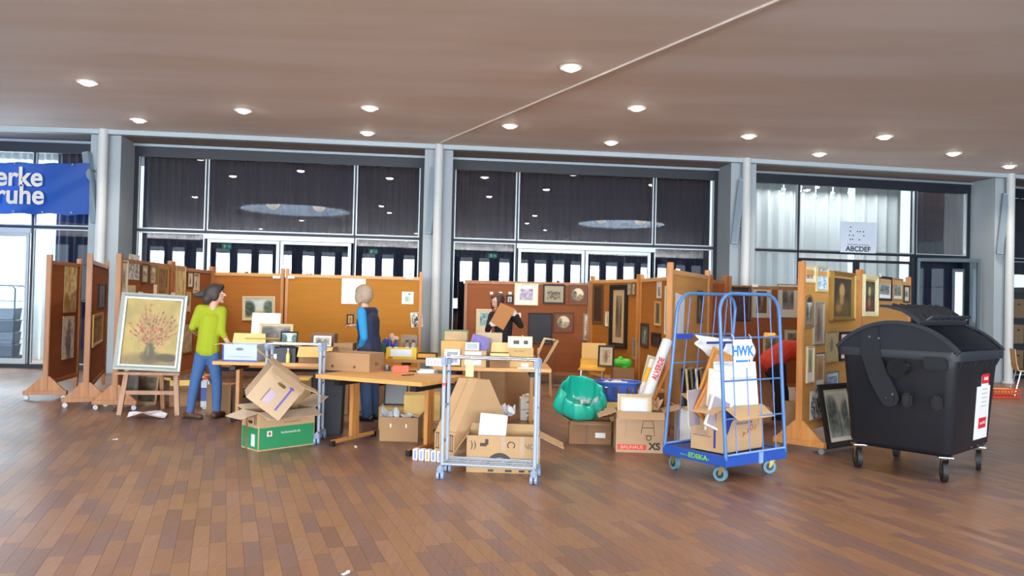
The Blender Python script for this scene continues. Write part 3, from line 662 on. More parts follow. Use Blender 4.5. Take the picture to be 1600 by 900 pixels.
# ================================================================ BODIES
def capsule(bm, a, ra, b, rb, side=None, k=1.0, seg=12):
    a = Vector(a); b = Vector(b); d = (b - a); L = d.length; t = d.normalized()
    if side is None: u = t.cross(Vector((0, 0, 1))) if abs(t.z) < .9 else t.cross(Vector((0, 1, 0)))
    else: u = Vector(side) - t * Vector(side).dot(t)
    u.normalize(); v = t.cross(u); rings = []
    def ring(c, r): return [bm.verts.new(c + u * (math.cos(q * 2 * math.pi / seg) * r) + v * (math.sin(q * 2 * math.pi / seg) * r * k)) for q in range(seg)]
    A0 = bm.verts.new(a - t * ra * (k if k < 1 else 1))
    for e in (60, 30): rings.append(ring(a - t * ra * math.sin(R(e)) * (k if k < 1 else 1), ra * math.cos(R(e))))
    rings.append(ring(a, ra)); rings.append(ring(b, rb))
    for e in (30, 60): rings.append(ring(b + t * rb * math.sin(R(e)) * (k if k < 1 else 1), rb * math.cos(R(e))))
    B0 = bm.verts.new(b + t * rb * (k if k < 1 else 1))
    for q in range(seg): bm.faces.new((A0, rings[0][(q + 1) % seg], rings[0][q])); bm.faces.new((B0, rings[-1][q], rings[-1][(q + 1) % seg]))
    for A, B_ in zip(rings, rings[1:]):
        for q in range(seg): bm.faces.new((A[q], A[(q + 1) % seg], B_[(q + 1) % seg], B_[q]))
def blob(name, prims, mat, parent, vox=.012, smooth=4, cuts=()):
    bm = bmesh.new()
    for p in prims:
        if p[0] == 'c': capsule(bm, *p[1:])
        else:
            _, c, r, B_ = p; m = Matrix.Translation(c)
            if B_ is not None: m = m @ Matrix((B_[0], B_[1], B_[2])).transposed().to_4x4()
            bmesh.ops.create_uvsphere(bm, u_segments=18, v_segments=12, radius=1, matrix=m @ Matrix.Diagonal((*r, 1)))
    me = bpy.data.meshes.new('tmp'); bm.to_mesh(me); bm.free(); o = bpy.data.objects.new('tmp', me); COL.objects.link(o)
    r = o.modifiers.new('r', 'REMESH'); r.mode = 'VOXEL'; r.voxel_size = vox
    s = o.modifiers.new('s', 'SMOOTH'); s.iterations = smooth; s.factor = .5
    bpy.context.view_layer.update(); me2 = bpy.data.meshes.new_from_object(o.evaluated_get(bpy.context.evaluated_depsgraph_get()))
    bpy.data.objects.remove(o); bpy.data.meshes.remove(me)
    bm = bmesh.new(); bm.from_mesh(me2)
    for co, no in cuts:
        g_ = bm.verts[:] + bm.edges[:] + bm.faces[:]; bmesh.ops.bisect_plane(bm, geom=g_, plane_co=co, plane_no=no, clear_outer=True)
    bm.to_mesh(me2); bm.free()
    me2.materials.clear(); me2.materials.append(mat); me2.polygons.foreach_set('use_smooth', [True] * len(me2.polygons)); me2.name = name
    o = bpy.data.objects.new(name, me2); COL.objects.link(o); o.parent = parent; return o
def hand(pr, wr, d, n, thumb, s=1.0, curl=.5):
    """d pointing along the hand, n palm normal, thumb side vector"""
    wr = Vector(wr); d = Vector(d).normalized(); n = (Vector(n) - d * Vector(n).dot(d)).normalized(); th = d.cross(n)
    if th.dot(Vector(thumb)) < 0: th = -th
    pr.append(('c', wr, .026 * s, wr + d * .07 * s, .038 * s, th, .42))
    for i, (o, l) in enumerate(((.030, .070), (.010, .078), (-.010, .074), (-.029, .060))):
        b = wr + d * .085 * s + th * o * s; m = b + (d * math.cos(curl * .6) + n * math.sin(curl * .6)) * l * .5 * s; e = m + (d * math.cos(curl * 1.7) + n * math.sin(curl * 1.7)) * l * .5 * s
        pr.append(('c', b, .0095 * s, m, .0088 * s)); pr.append(('c', m, .0088 * s, e, .0072 * s))
    b = wr + d * .025 * s + th * .03 * s; m = b + (d * .7 + th * .7 + n * .15).normalized() * .04 * s; e = m + (d * .9 + th * .3 + n * .3).normalized() * .03 * s
    pr.append(('c', b, .013 * s, m, .0105 * s)); pr.append(('c', m, .0105 * s, e, .0085 * s))
SKIN = M('cf9f86', .55, var=.05)
def head(pr, c, f, up=(0, 0, 1), s=1.0):
    c = Vector(c); f = Vector(f).normalized(); u = Vector(up); u = (u - f * u.dot(f)).normalized(); r = f.cross(u); B_ = (r, f, u)
    pr.append(('e', c + u * .03 * s - f * .008 * s, (.074 * s, .094 * s, .086 * s), B_)); pr.append(('e', c - u * .045 * s + f * .022 * s, (.056 * s, .066 * s, .068 * s), B_))
    pr.append(('c', c + f * .088 * s + u * .005, .009, c + f * .108 * s - u * .026 * s, .014)); pr.append(('e', c + f * .082 * s - u * .062 * s, (.024, .012, .011), B_)); pr.append(('e', c + f * .07 * s - u * .1 * s, (.025, .02, .018), B_))
    pr.append(('e', c + f * .074 * s + u * .03 * s, (.045, .016, .01), B_))
    for q in (-1, 1): pr.append(('e', c + r * .074 * s * q - u * .012 * s - f * .01, (.011, .02, .03), B_))
    return r, f, u
def face_bits(T, c, f, up=(0, 0, 1), s=1.0):
    c = Vector(c); f = Vector(f).normalized(); u = Vector(up); u = (u - f * u.dot(f)).normalized(); r = f.cross(u)
    for q in (-1, 1):
        b = MB(); b.sph(c + f * .0765 * s + r * .03 * s * q + u * .006 * s, .0105 * s, 12); e = b.build('eye', M('e8e4e0', .3), T, True)
        b = MB(); b.sph(c + f * .083 * s + r * .031 * s * q + u * .006 * s, .0055 * s, 10); b.build('iris', M('2a1d16', .3), e, True)
        b = MB(); b.tube([c + f * .086 * s + r * .016 * s * q + u * .024 * s, c + f * .086 * s + r * .032 * s * q + u * .029 * s, c + f * .076 * s + r * .046 * s * q + u * .024 * s], .0035, 6); b.build('eyebrow', M('33241c', .8), T)
    b = MB(); b.sph(c + f * .092 * s - u * .062 * s, (.022 * s, .022 * s, .007 * s), 12); b.build('mouth', M('a4564c', .5), T, True)
def shoe(T, an, toe, mat, h=.09):
    an = Vector(an); toe = Vector(toe); d = (toe - an); d.z = 0; d.normalize(); g = Vector((an.x, an.y, 0)); b = []
    b.append(('c', g - d * .05 + Vector((0, 0, .045)), .042, g + d * .02 + Vector((0, 0, .05)), .045)); b.append(('c', g + d * .02 + Vector((0, 0, .045)), .043, g + d * .155 + Vector((0, 0, .034)), .033))
    b.append(('c', g + Vector((0, 0, .05)), .045, an + Vector((0, 0, .04)), .05))
    o = blob('shoe', b, mat, T, .01, 3, cuts=[((0, 0, .003), (0, 0, -1))])
    b = MB(); sd = Vector((-d.y, d.x, 0)); pts = [g + d * x + sd * y for x, y in ((-.09, -.03), (-.09, .03), (-.04, .042), (.08, .045), (.165, .035), (.185, 0), (.165, -.035), (.08, -.045), (-.04, -.042))]
    b.prism([(p.x, p.y) for p in pts], 'z', .0, .016); b.build('sole', M('1d1815', .7), o)
    return o
# ================================================================ PARTITIONS AND THE PICTURES ON THEM
def gp(px, Y): p = D(px, 450, Y); return (p.x, p.y)
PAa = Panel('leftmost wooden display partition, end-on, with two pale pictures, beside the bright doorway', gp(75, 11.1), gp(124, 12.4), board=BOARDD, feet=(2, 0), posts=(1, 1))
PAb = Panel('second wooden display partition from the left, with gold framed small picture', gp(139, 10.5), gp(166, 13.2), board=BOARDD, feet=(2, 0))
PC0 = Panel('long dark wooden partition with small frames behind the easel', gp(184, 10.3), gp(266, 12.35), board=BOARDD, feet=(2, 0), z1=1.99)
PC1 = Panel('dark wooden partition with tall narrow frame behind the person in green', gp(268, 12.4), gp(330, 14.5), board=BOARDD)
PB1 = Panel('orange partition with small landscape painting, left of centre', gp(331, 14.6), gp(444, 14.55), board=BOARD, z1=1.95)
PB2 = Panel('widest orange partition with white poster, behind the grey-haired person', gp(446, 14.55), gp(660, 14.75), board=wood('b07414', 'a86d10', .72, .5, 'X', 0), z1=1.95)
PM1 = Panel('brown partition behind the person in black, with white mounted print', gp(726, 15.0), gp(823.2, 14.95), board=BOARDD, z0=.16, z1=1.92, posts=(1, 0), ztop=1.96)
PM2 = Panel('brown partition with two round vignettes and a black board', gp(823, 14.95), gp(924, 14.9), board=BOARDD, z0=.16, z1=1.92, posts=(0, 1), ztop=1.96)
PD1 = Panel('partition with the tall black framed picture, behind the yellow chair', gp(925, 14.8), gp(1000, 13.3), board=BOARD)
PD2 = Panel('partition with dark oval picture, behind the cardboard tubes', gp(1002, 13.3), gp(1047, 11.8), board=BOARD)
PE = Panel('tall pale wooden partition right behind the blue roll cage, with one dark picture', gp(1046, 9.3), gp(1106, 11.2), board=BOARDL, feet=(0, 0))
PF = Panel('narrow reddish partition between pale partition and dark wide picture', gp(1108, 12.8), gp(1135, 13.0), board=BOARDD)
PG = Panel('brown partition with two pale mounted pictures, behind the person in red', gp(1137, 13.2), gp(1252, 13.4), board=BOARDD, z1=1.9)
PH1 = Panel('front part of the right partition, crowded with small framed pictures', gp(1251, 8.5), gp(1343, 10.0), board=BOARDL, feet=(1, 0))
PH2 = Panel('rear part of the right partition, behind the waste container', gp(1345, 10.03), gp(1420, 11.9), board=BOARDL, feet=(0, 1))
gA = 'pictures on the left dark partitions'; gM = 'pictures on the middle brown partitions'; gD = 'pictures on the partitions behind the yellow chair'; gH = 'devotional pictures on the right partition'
PAa.pic('upper pale yellow print on the leftmost partition', 100, 411, 119, 488, frame=None, kind='wash', bgc='d8c9a0', fg='b08f48', group=gA)
PAa.pic('lower white sheet with dark blue figure on the leftmost partition', 97, 494, 115, 560, frame=None, kind='figure', bgc='dfdccb', fg='46505c', group=gA)
PAb.pic('small dark upright picture on the second partition from left', 153, 444, 163, 481, frame='2a2320', kind='figure', bgc='5c4a3a', fg='2a211b', group=gA)
PAb.pic('bright gold framed picture on the second partition from left', 144, 490, 159, 538, frame='d2ab52', fw=.05, kind='wash', bgc='a98c4c', fg='6a5328', metal=.4, group=gA)
PC0.pic('tall narrow cream framed print left of the white sheet, top left of easel', 188, 406, 198, 458, frame='d3c6a4', kind='engraving', mount='d8d0b8', mw_=.04, group=gA)
PC0.pic('white print sheet sticking above the partition top, over the easel', 201, 398, 217, 437, frame=None, kind='engraving', bgc='dcdcd8', fg='767672', group=gA)
PC0.pic('small blank cream sheet just above the easel painting', 200, 446, 211, 459, frame=None, kind='plain', bgc='cbb98c', group=gA)
PC0.pic('small dark framed print, left of the pair above the easel', 220, 412, 231, 443, frame='4a3626', kind='engraving', mount='b6a684', mw_=.04, group=gA)
PC0.pic('small tan framed print, right of the pair above the easel', 234, 414, 243, 444, frame='8c6a42', kind='engraving', mount='c4b48c', mw_=.03, group=gA)
PC0.pic('gold framed brown picture right of the small pair, above the easel', 245, 417, 262, 462, frame='b08a48', fw=.04, kind='wash', bgc='8a6a44', fg='5a4026', metal=.3, group=gA)
PC1.pic('tall narrow cream and gold picture left of the head of the person in green', 273, 415, 288, 489, frame='c8a868', kind='wash', bgc='cdb888', fg='a88e54', group=gA)
PC1.pic('small dark framed portrait, left of the pair nearest the corner', 292, 424, 301, 450, frame='5a3c22', kind='figure', mount='d8ccae', mw_=.03, group=gA)
PC1.pic('small pale framed oval print, right of the pair nearest the corner', 302, 427, 310, 458, frame='b9a88a', kind='figure', mount='8c7454', mw_=.03, group=gA)
PC1.pic('very narrow vertical gold framed picture by the shoulder of the person in green', 291, 456, 296, 487, frame='caa45c', fw=.02, kind='wash', group=gA)
PC1.pic('low brown framed pale picture by the hip of the person in green', 284, 504, 300, 552, frame='6b4526', kind='wash', bgc='b7ab8e', fg='8b8068', group=gA)
PB1.pic('small landscape painting of trees in a wide cream frame', 379, 463, 430, 501, frame='cbbd96', fw=.055, kind='landscape', n=40, group=None, tilt=-1)
PB2.pic('white poster with faint drawing hung behind the grey head', 534, 431, 571, 475, frame=None, kind='figure', bgc='eeeeec', fg='c9ccd2')
PB2.pic('small black framed gold picture by the hand of the grey-haired person', 542, 491, 553, 507, frame='2a2018', kind='figure', bgc='c7a55c', fg='6a4a22')
PB2.pic('small square white print of a pale green apple', 628, 456, 646, 475, frame=None, kind='apple', bgc='f0f0ec')
PB2.pic('black and white striped unframed photo at the right end of the orange partition', 642, 488, 660, 511, frame=None, kind='bw', bgc='dcd8cc', fg='2c2622', tilt=-6)
PM1.pic('white framed print with lilac wash on the brown partition', 804, 443, 841, 477, frame='e2dcc2', fw=.03, mount='efece0', mw_=.07, kind='wash', bgc='c9c2d2', fg='8f88a8', group=gM)
PM1.pic('small black framed picture right above the head of the person in black', 791, 461, 802, 474, frame='23232a', fw=.03, kind='figure', bgc='cfcfcf', fg='33333a', group=gM)
PM1.pic('cream framed blue green picture behind the shoulder of the person in black', 744, 483, 768, 528, frame='d9cba4', fw=.04, mount='d9cfb0', mw_=.03, mb=.16, kind='wash', bgc='9fc0c0', fg='5c8284', group=gM)
PM1.pic('small white card by the elbow of the person in black', 807, 489, 814, 496, frame=None, kind='plain', bgc='e8e6dc', group=gM)
PM2.pic('dark framed engraving of small figures on the brown partition', 848, 444, 883, 475, frame='2b1f1c', fw=.035, mount='a8a088', mw_=.05, kind='engraving', bgc='a39c84', fg='38332a', group=gM)
PM2.pic('upper brown square picture with a round pale vignette', 888, 445, 918, 476, frame='7a4a26', fw=.02, kind='round', n=44, group=gM)
PM2.pic('lower brown square picture with a round pale vignette', 865, 488, 896, 519, frame='6d3f20', fw=.02, kind='round', n=44, group=gM)
PM2.pic('large black empty board in a thin dark frame', 825, 489, 863, 537, frame='27242c', fw=.03, kind='plain', bgc='23232b', fg='1a1a20', group=gM)
PM2.pic('upright picture with a red flower spray near the yellow chair', 911, 490, 924, 532, frame='8d8272', fw=.025, kind='flowers', n=40, bgc='cbc2a8', group=gM)
PD1.pic('dark brown wooden frame beside the tall black frame', 927, 445, 943, 506, frame='5f4128', fw=.05, kind='wash', bgc='4a3220', fg='33231a', group=gD)
PD1.pic('small cream framed sketch left of the tall black frame', 947, 487, 952, 510, frame='d5c9a2', fw=.03, kind='figure', bgc='d6d0ba', group=gD)
PD1.pic('tall black framed picture with wide tan mount', 954, 445, 981, 544, frame='1d1a1a', fw=.09, mount='c2a378', mw_=.1, kind='street', bgc='93795a', fg='4a3c2e', t=.035, n=30, glazed=True, group=gD)
PD1.pic('small grey framed print right of the tall black frame top', 982, 443, 986, 461, frame='8c8672', fw=.02, kind='wash', group=gD)
PD1.pic('small brown wooden framed print at the right end of the wall by the post', 988, 441, 994, 462, frame='7a5230', fw=.03, kind='figure', group=gD)
PD1.pic('silver framed narrow picture low beside the post', 989, 529, 999, 562, frame='9c968c', fw=.05, metal=.5, kind='wash', bgc='8d6c4a', fg='6a4e34', group=gD)
PD2.pic('small upright white print near the partition top behind the tubes', 1028, 440, 1034, 466, frame='c8c4b4', fw=.02, kind='engraving', bgc='dcd8cc', group=gD)
PD2.pic('narrow picture in a gold and dark frame, middle row behind the tubes', 1024, 471, 1033, 509, frame='c09a58', fw=.035, kind='figure', bgc='77705c', fg='2c2c26', group=gD)
PD2.pic('dark framed picture with a pale oval behind the tubes', 1002, 505, 1014, 543, frame='4a2c1c', fw=.05, kind='portrait', bgc='9db0a6', fg='46605c', group=gD)
PD2.pic('small black framed dark picture low behind the tubes', 1019, 520, 1033, 542, frame='241a16', fw=.05, kind='portrait', bgc='4c4038', fg='2a2422', group=gD)
PD2.pic('tall narrow white framed picture beside the pale partition', 1040, 447, 1046, 523, frame='ddd6c2', fw=.04, kind='engraving', bgc='7c8278', group=gD)
PE.pic('narrow dark framed picture on the pale partition behind the roll cage', 1089, 454, 1096, 505, frame='241c18', fw=.05, kind='portrait', bgc='cf9a5c', fg='2f2a20')
PE.pic('tall white leaning sheet at the left edge of the pale partition', 1054, 460, 1068, 524, frame=None, kind='plain', bgc='cfd2da', tilt=4)
PG.pic('wide dark brown framed picture behind the roll cage top', 1139, 448, 1172, 502, frame='2e1c18', fw=.05, kind='wash', bgc='4a2c2a', fg='38201f')
PG.pic('large brown picture in a cream mount, left of the two mounted pictures', 1174, 447, 1205, 497, frame='8f8c7c', fw=.015, mount='bdb49a', mw_=.07, kind='portrait', bgc='94704c', fg='5c3d22')
PG.pic('large grey picture in a cream mount, right of the two mounted pictures', 1214, 444, 1248, 497, frame='7a7a72', fw=.015, mount='cfc7b2', mw_=.08, mb=.05, kind='street', bgc='93887a', fg='4c4540')
PG.pic('small cream mounted print above the red back', 1225, 515, 1249, 540, frame='a79c80', fw=.02, mount='c8bc9c', mw_=.04, kind='wash', bgc='8e8470', fg='5c5446')
PG.pic('pale framed print behind the sign of the roll cage', 1192, 524, 1220, 560, frame='c9b890', fw=.04, kind='wash', bgc='a49878', fg='5e5644')
H = PH1.pic
H('small cream framed print at the top left corner of the right partition', 1256, 414, 1272, 442, frame='d6c49a', fw=.025, mount='d8d2c0', mw_=.02, kind='engraving', bgc='c2b4a8', fg='6c5048', group=gH)
H('bright blue picture in a cream frame', 1274, 416, 1292, 456, frame='c6b68a', fw=.03, kind='blue', bgc='d3e4ee', fg='3c82b8', n=32, group=gH)
H('largest gold framed dark painting of a figure in long hair', 1295, 425, 1331, 501, frame='9c7a38', fw=.05, metal=.35, t=.05, kind='portrait', bgc='b58e58', fg='33302c', n=44, group=gH)
PH2.pic('cream framed dark painting of a hooded figure', 1346, 430, 1368, 494, frame='ddd2a6', fw=.06, t=.04, kind='hooded', bgc='c4a074', fg='2c2a22', n=40, group=gH)
PH2.pic('black framed white print of an arched altar', 1371, 432, 1392, 470, frame='17161a', fw=.035, mount='e0e2e4', mw_=.05, kind='engraving', bgc='a9aca8', fg='4c5450', group=gH)
PH2.pic('tan framed small print right of the black framed one', 1394, 435, 1409, 470, frame='9a7a54', fw=.03, mount='dcd4bc', mw_=.04, kind='engraving', bgc='a0a49c', fg='40443e', group=gH)
PH2.pic('small dark framed print at the top right end of the right partition', 1411, 446, 1420, 473, frame='2c2824', fw=.025, mount='d0c8b0', mw_=.06, kind='engraving', bgc='9c9c92', fg='50504a', group=gH)
H('arch topped dark picture with pale sky', 1256, 460, 1269, 512, frame='8b6a3a', fw=.025, arch=True, kind='street', bgc='a9b4b8', fg='3c3830', group=gH)
H('silver framed tall brown picture of figures', 1270, 471, 1286, 538, frame='b9b6ac', fw=.03, metal=.5, kind='figure', bgc='9a8674', fg='57453c', n=32, group=gH)
H('wide tan mounted print left of the black framed one with a red spot', 1289, 516, 1307, 566, frame='a78f5c', fw=.03, mount='b7a67c', mw_=.04, mb=.05, kind='figure', bgc='b3a47c', fg='6e5f42', group=gH)
H('black framed white print with a red spot', 1311, 518, 1331, 563, frame='121214', fw=.03, mount='e4e6e8', mw_=.035, kind='figure', bgc='d8c8c8', fg='a8303c', group=gH)
H('narrow white arched bookmark print at the left edge of the partition', 1259, 541, 1270, 598, frame='cfc09a', fw=.02, mount='dad8cc', mw_=.015, mb=.08, kind='figure', bgc='a79e80', fg='6c6656', group=gH)
H('white mounted arched print with a small red figure', 1272, 551, 1287, 608, frame='8c6f4a', fw=.015, mount='e2e0d8', mw_=.02, mb=.07, kind='figure', bgc='a8946c', fg='a4543c', group=gH)
H('grey framed print with a pale blue arch', 1289, 580, 1309, 618, frame='7d7a6c', fw=.02, mount='cfd2cc', mw_=.04, kind='blue', bgc='9db0c4', fg='5c7cae', group=gH)
H('small black and white woodcut low on the right partition', 1265, 610, 1284, 654, frame=None, kind='bw', bgc='e4e4e4', fg='26262c', n=40, group=gH)
# white clips and tags along the partition tops
def tagcard(P, px, py, label, w_=.14, h_=.05):
    a = P.at(px, py, .03); m = P.m @ Matrix.Translation(a)
    t = thing('tag_card', label, 'card', group='white paper tags on the partition tops', mw=m); b = MB(); b.box((0, 0, 0), (w_, .003, h_)); b.build('sheet', M('e8e6e0', .7, var=.03), t)
tagcard(PB1, 432, 433, 'small white tag left of the tall post between the orange partitions'); tagcard(PB2, 455, 433, 'small white tag right of the tall post between the orange partitions', .12)
tagcard(PB2, 640, 434, 'small white tag at the right end of the orange partition'); tagcard(PM1, 731, 436, 'small white tag at the left end of the brown partition')
for px, lb in ((768, 'left'), (782, 'middle'), (797, 'right')): tagcard(PM1, px, 458, lb + ' one of the three white tags above the dark-haired head', .06, .05)
tagcard(PG, 1180, 446, 'small white tag behind the top of the roll cage', .1)
tagcard(PH2, 1376, 430, 'small white tag on top edge of the right partition', .1)
# black plinth under the brown partitions
# ---- picture on easel
c = G(233, 648); mw = Matrix.Translation((c.x, c.y, 0)) @ Matrix.Rotation(R(7), 4, 'Z')
T = thing('easel', 'wooden easel carrying the large flower painting', 'easel', mw=mw)
EW = wood('a37a58', '8a6245')
def leg_(a, b, r=.022): 
    m = MB(); a = Vector(a); b2 = Vector(b); d = b2 - a; q = Vector((0, 0, 1)).rotation_difference(d.normalized()).to_matrix().to_4x4()
    m.box((0, 0, 0), (r * 2.2, r * 1.5, d.length), m=Matrix.Translation((a + b2) / 2) @ q); m.build('leg', EW, T)
leg_((-.34, -.06, 0), (-.20, .18, 1.55), .026); leg_((.36, -.06, 0), (.20, .18, 1.55), .026); leg_((0, .55, 0), (0, .2, 1.5))
for z, y in ((.52, .03), (.28, -.01)): b = MB(); b.box((0, y, z), (.62, .03, .05), bev=.004); b.build('crossbar', EW, T)
b = MB(); b.box((0, -.07, .53), (.78, .12, .03), bev=.004); b.build('ledge', EW, T)
b = MB(); b.box((0, .1, 1.1), (.04, .03, 1.1)); b.build('mast', EW, T)
s_ = Matrix.Rotation(R(-8), 4, 'X')
picture('large painting of red flower sprays in a vase, silver green frame, on the easel', mw @ Matrix.Translation((.01, -.03, 1.045)) @ s_ @ Matrix.Rotation(R(2), 4, 'Y'), .80, .97, frame='a9b0a8', fw=.07, metal=.45, t=.045, kind='flowers', bgc='a58e50', n=110, seed=4)
c = G(226, 655); T = thing('paper_sheet', 'crumpled pale sheet lying on the floor under the easel', 'paper', (c.x, c.y, 0), .2)
b = MB(); rr = random.Random(4); P_ = [[b.bm.verts.new((x * .085 - .2, y * .08, .004 + .07 * max(0, math.sin(x * 1.3 + y)) * rr.random() + .02 * (3 - abs(x - 2)))) for x in range(6)] for y in range(4)]
for y in range(3):
    for x in range(5): b.bm.faces.new((P_[y][x], P_[y][x + 1], P_[y + 1][x + 1], P_[y + 1][x]))
b.build('sheet', M('cfcbd0', .7), T)
# ---- big framed picture leaning on the right partition foot
c = G(1311, 702); lean = R(-11)
mw = Matrix.Translation((c.x + .03, c.y + .12, .36)) @ Matrix.Rotation(R(36), 4, 'Z') @ Matrix.Rotation(lean, 4, 'X')
picture('large black framed misty street picture leaning on the floor by the container', mw, .62, .70, frame='211d1f', fw=.065, mount='ccc5ae', mw_=.045, kind='street', bgc='c0bca8', fg='3e4644', t=.035, n=60, glazed=True)
# ================================================================ WASTE CONTAINER
BIN = M('171b22', .42, var=.12, scale=2.5, bump=.05); BIND = M('14161a', .5); BINL = M('262b32', .4)
def waste_container():
    N_ = Vector((3.93, 6.9, 0)); a = R(42); T = thing('waste_container', 'large black four-wheeled waste container with rounded open lid', 'waste container', N_, a)
    W, Dp = 1.2, 1.1   # local x along the sticker side, local y along the pin side
    zr, zb = 1.15, .23
    def ringpts(z, i): # inset i, rounded rectangle
        r = .09; pts = []
        for cx, cy, s0 in ((W - i - r, i + r, -90), (W - i - r, Dp - i - r, 0), (i + r, Dp - i - r, 90), (i + r, i + r, 180)):
            for k in range(5): t = R(s0 + k * 22.5); pts.append((cx + r * math.cos(t), cy + r * math.sin(t), z))
        return pts
    b = MB(); rings = []
    for z, i in ((zb + .0, .16), (zb + .02, .11), (zb + .06, .085), (zr - .12, .035), (zr - .1, .03), (zr, .03), (zr, .05), (zr - .1, .055), (zb + .08, .11)):
        rings.append([b.bm.verts.new(p) for p in ringpts(z, i)])
    for A, B_ in zip(rings, rings[1:]):
        n = len(A)
        for k in range(n): b.bm.faces.new((A[k], A[(k + 1) % n], B_[(k + 1) % n], B_[k]))
    b.bm.faces.new(rings[0]); b.bm.faces.new(rings[-1]); b.build('body', BIN, T, True)
    b = MB(); rings = [[b.bm.verts.new(p) for p in ringpts(z, i)] for z, i in ((zr - .045, .03), (zr - .045, -.012), (zr + .02, -.018), (zr + .035, -.008), (zr + .035, .05), (zr - .045, .05))]
    for A, B_ in zip(rings, rings[1:] + rings[:1]):
        n = len(A)
        for k in range(n): b.bm.faces.new((A[k], A[(k + 1) % n], B_[(k + 1) % n], B_[k]))
    b.build('rim', BINL, T, True)
    for k in range(9):
        b = MB(); x = .12 + k * .12; b.prism([(0, zr - .05), (-.035, zr - .05), (0, zr - .12)], 'x', x, x + .018); b.bm.transform(Matrix.Translation((0, .035, 0))); b.build('comb_rib', BIND, T)
    # arch profile of the ends (y, z): circle segment from front to rear
    h = .26; c_ = Dp / 2; rad = (c_ * c_ + h * h) / (2 * h); th = math.asin(c_ / rad)
    def arc(n=24, dr=0, a0=-1, a1=1): return [(c_ + (rad + dr) * math.sin(th * (a0 + (a1 - a0) * k / n)), zr + .03 + h - rad + (rad + dr) * math.cos(th * (a0 + (a1 - a0) * k / n))) for k in range(n + 1)]
    for x0, x1 in ((0.0, .035), (W - .035, W)):
        b = MB(); b.prism(arc() + [(Dp - .02, zr + .0), (.02, zr + .0)], 'x', x0, x1); b.build('end_arch', BIN, T)
        b = MB(); o_ = arc(24, .012); i_ = arc(24, -.02)
        for k in range(24): b.prism([o_[k], o_[k + 1], i_[k + 1], i_[k]], 'x', x0 - .012 if x0 == 0 else x0, x1 if x0 == 0 else x1 + .012)
        bmesh.ops.remove_doubles(b.bm, verts=b.bm.verts, dist=.0005); b.build('arch_rim', BINL, T)
    # fixed rear shell
    b = MB(); o_ = arc(12, .0, .1, 1); i_ = arc(12, -.02, .1, 1)
    b.prism(o_ + i_[::-1], 'x', .035, W - .035); b.build('rear_shell', BIN, T)
    # slid-back front lid, ribbed, standing open over the rear
    mm = Matrix.Translation((0, .33, zr + .03 + h - .0)) @ Matrix.Rotation(R(17), 4, 'X') @ Matrix.Diagonal((1, .75, 1.3, 1))
    b = MB(); pts = [(0, 0), (.1, .03), (.25, .055), (.42, .05), (.52, .035), (.52, .015), (.42, .028), (.25, .033), (.1, .01), (0, -.02)]
    b.prism(pts, 'x', .0, W); b.bm.transform(mm); lid = b.build('sliding_lid', BINL, T)
    for k in range(7):
        b = MB(); b.prism([(.02, .012), (.1, .045), (.25, .07), (.42, .065), (.42, .05), (.1, .025)], 'x', .08 + k * .17, .1 + k * .17); b.bm.transform(mm); b.build('lid_rib', BIND, lid)
    b = MB(); b.tube([(.1, -.02, .02), (.1, -.05, .05), (W - .1, -.05, .05), (W - .1, -.02, .02)], .014); b.bm.transform(mm); b.build('lid_handle', BINL, lid, True)
    for x in (-.02, W + .02):
        s_ = -1 if x < 0 else 1; b = MB()   # lid arm on the pin side
        b.prism([(.70, zr + h - .02), (.84, zr + h - .09), (.86, zr), (.76, zr - .28), (.67, zr - .44), (.63, zr - .49), (.57, zr - .50), (.51, zr - .47), (.495, zr - .41), (.53, zr - .33), (.60, zr - .2), (.66, zr - .05), (.68, zr + .08)], 'x', x - .008, x + .014)
        b.build('lid_arm', BIN, T)
        b = MB(); b.cyl((x, .57, zr - .43), (x + s_ * .022, .57, zr - .43), .035, seg=20); b.build('pivot', BIND, T, True)
        b = MB(); b.cyl((x, .47, zr - .13), (x + s_ * .13, .47, zr - .13), .07, seg=24); b.cyl((x + s_ * .125, .47, zr - .13), (x + s_ * .14, .47, zr - .13), .085, seg=24); b.build('lifting_pin', M('1a1b1e', .2), T, True)
        for y in (.15, .38):
            b = MB(); b.box((x + s_ * .015, Dp * y, zr - .42), (.06, .09, .13), bev=.02); b.build('grip', BIND, T)
        b = MB(); b.box((x - s_ * .0, Dp * .17, zr - .07), (.06, .2, .12), bev=.015); b.build('corner_bracket', BIN, T)
    # stickers on the front
    y0 = .036; tilt = Matrix.Rotation(math.atan2(.05, zr - zb) , 4, 'X')
    def stick(x, z, w_, h_, mat, nm='sticker', d=0):
        yy = .033 + (zr - .1 - z) / (zr - .1 - zb) * .052 - d; b = MB(); b.box((0, 0, 0), (w_, .002, h_)); return b.build(nm, mat, T, mw=Matrix.Translation((x, yy - .004, z)) @ Matrix.Rotation(math.atan2(.05, .86), 4, 'X'))
    RED = M('c8202a', .4, var=.03); stick(.78, .60, .36, .50, WHITE); stick(.80, .70, .20, .50, WHITE, d=.002); stick(.80, .92, .2, .09, RED, d=.004); stick(.80, .50, .2, .10, RED, d=.004)
    for z in (.82, .78, .74, .70, .66): stick(.80, z, .14, .007, M('9a9aa2'), 'print_line', d=.004)
    def face(x, z): return Matrix.Translation((x, .033 + (zr - .1 - z) / (zr - .1 - zb) * .052 - .011, z)) @ Matrix.Rotation(R(90) + math.atan2(.05, .86), 4, 'X')
    text('Abfall', .05, face(.80, .92), WHITE, T); text('zur AVG', .04, face(.80, .50), WHITE, T)
    for k, x in enumerate((.62, .78, .94)): b = MB(); b.sph((0, 0, 0), (.022, .002, .03), 8); b.build('pictogram', M('b8bcc4'), T, mw=Matrix.Translation((x, .088, .31)))
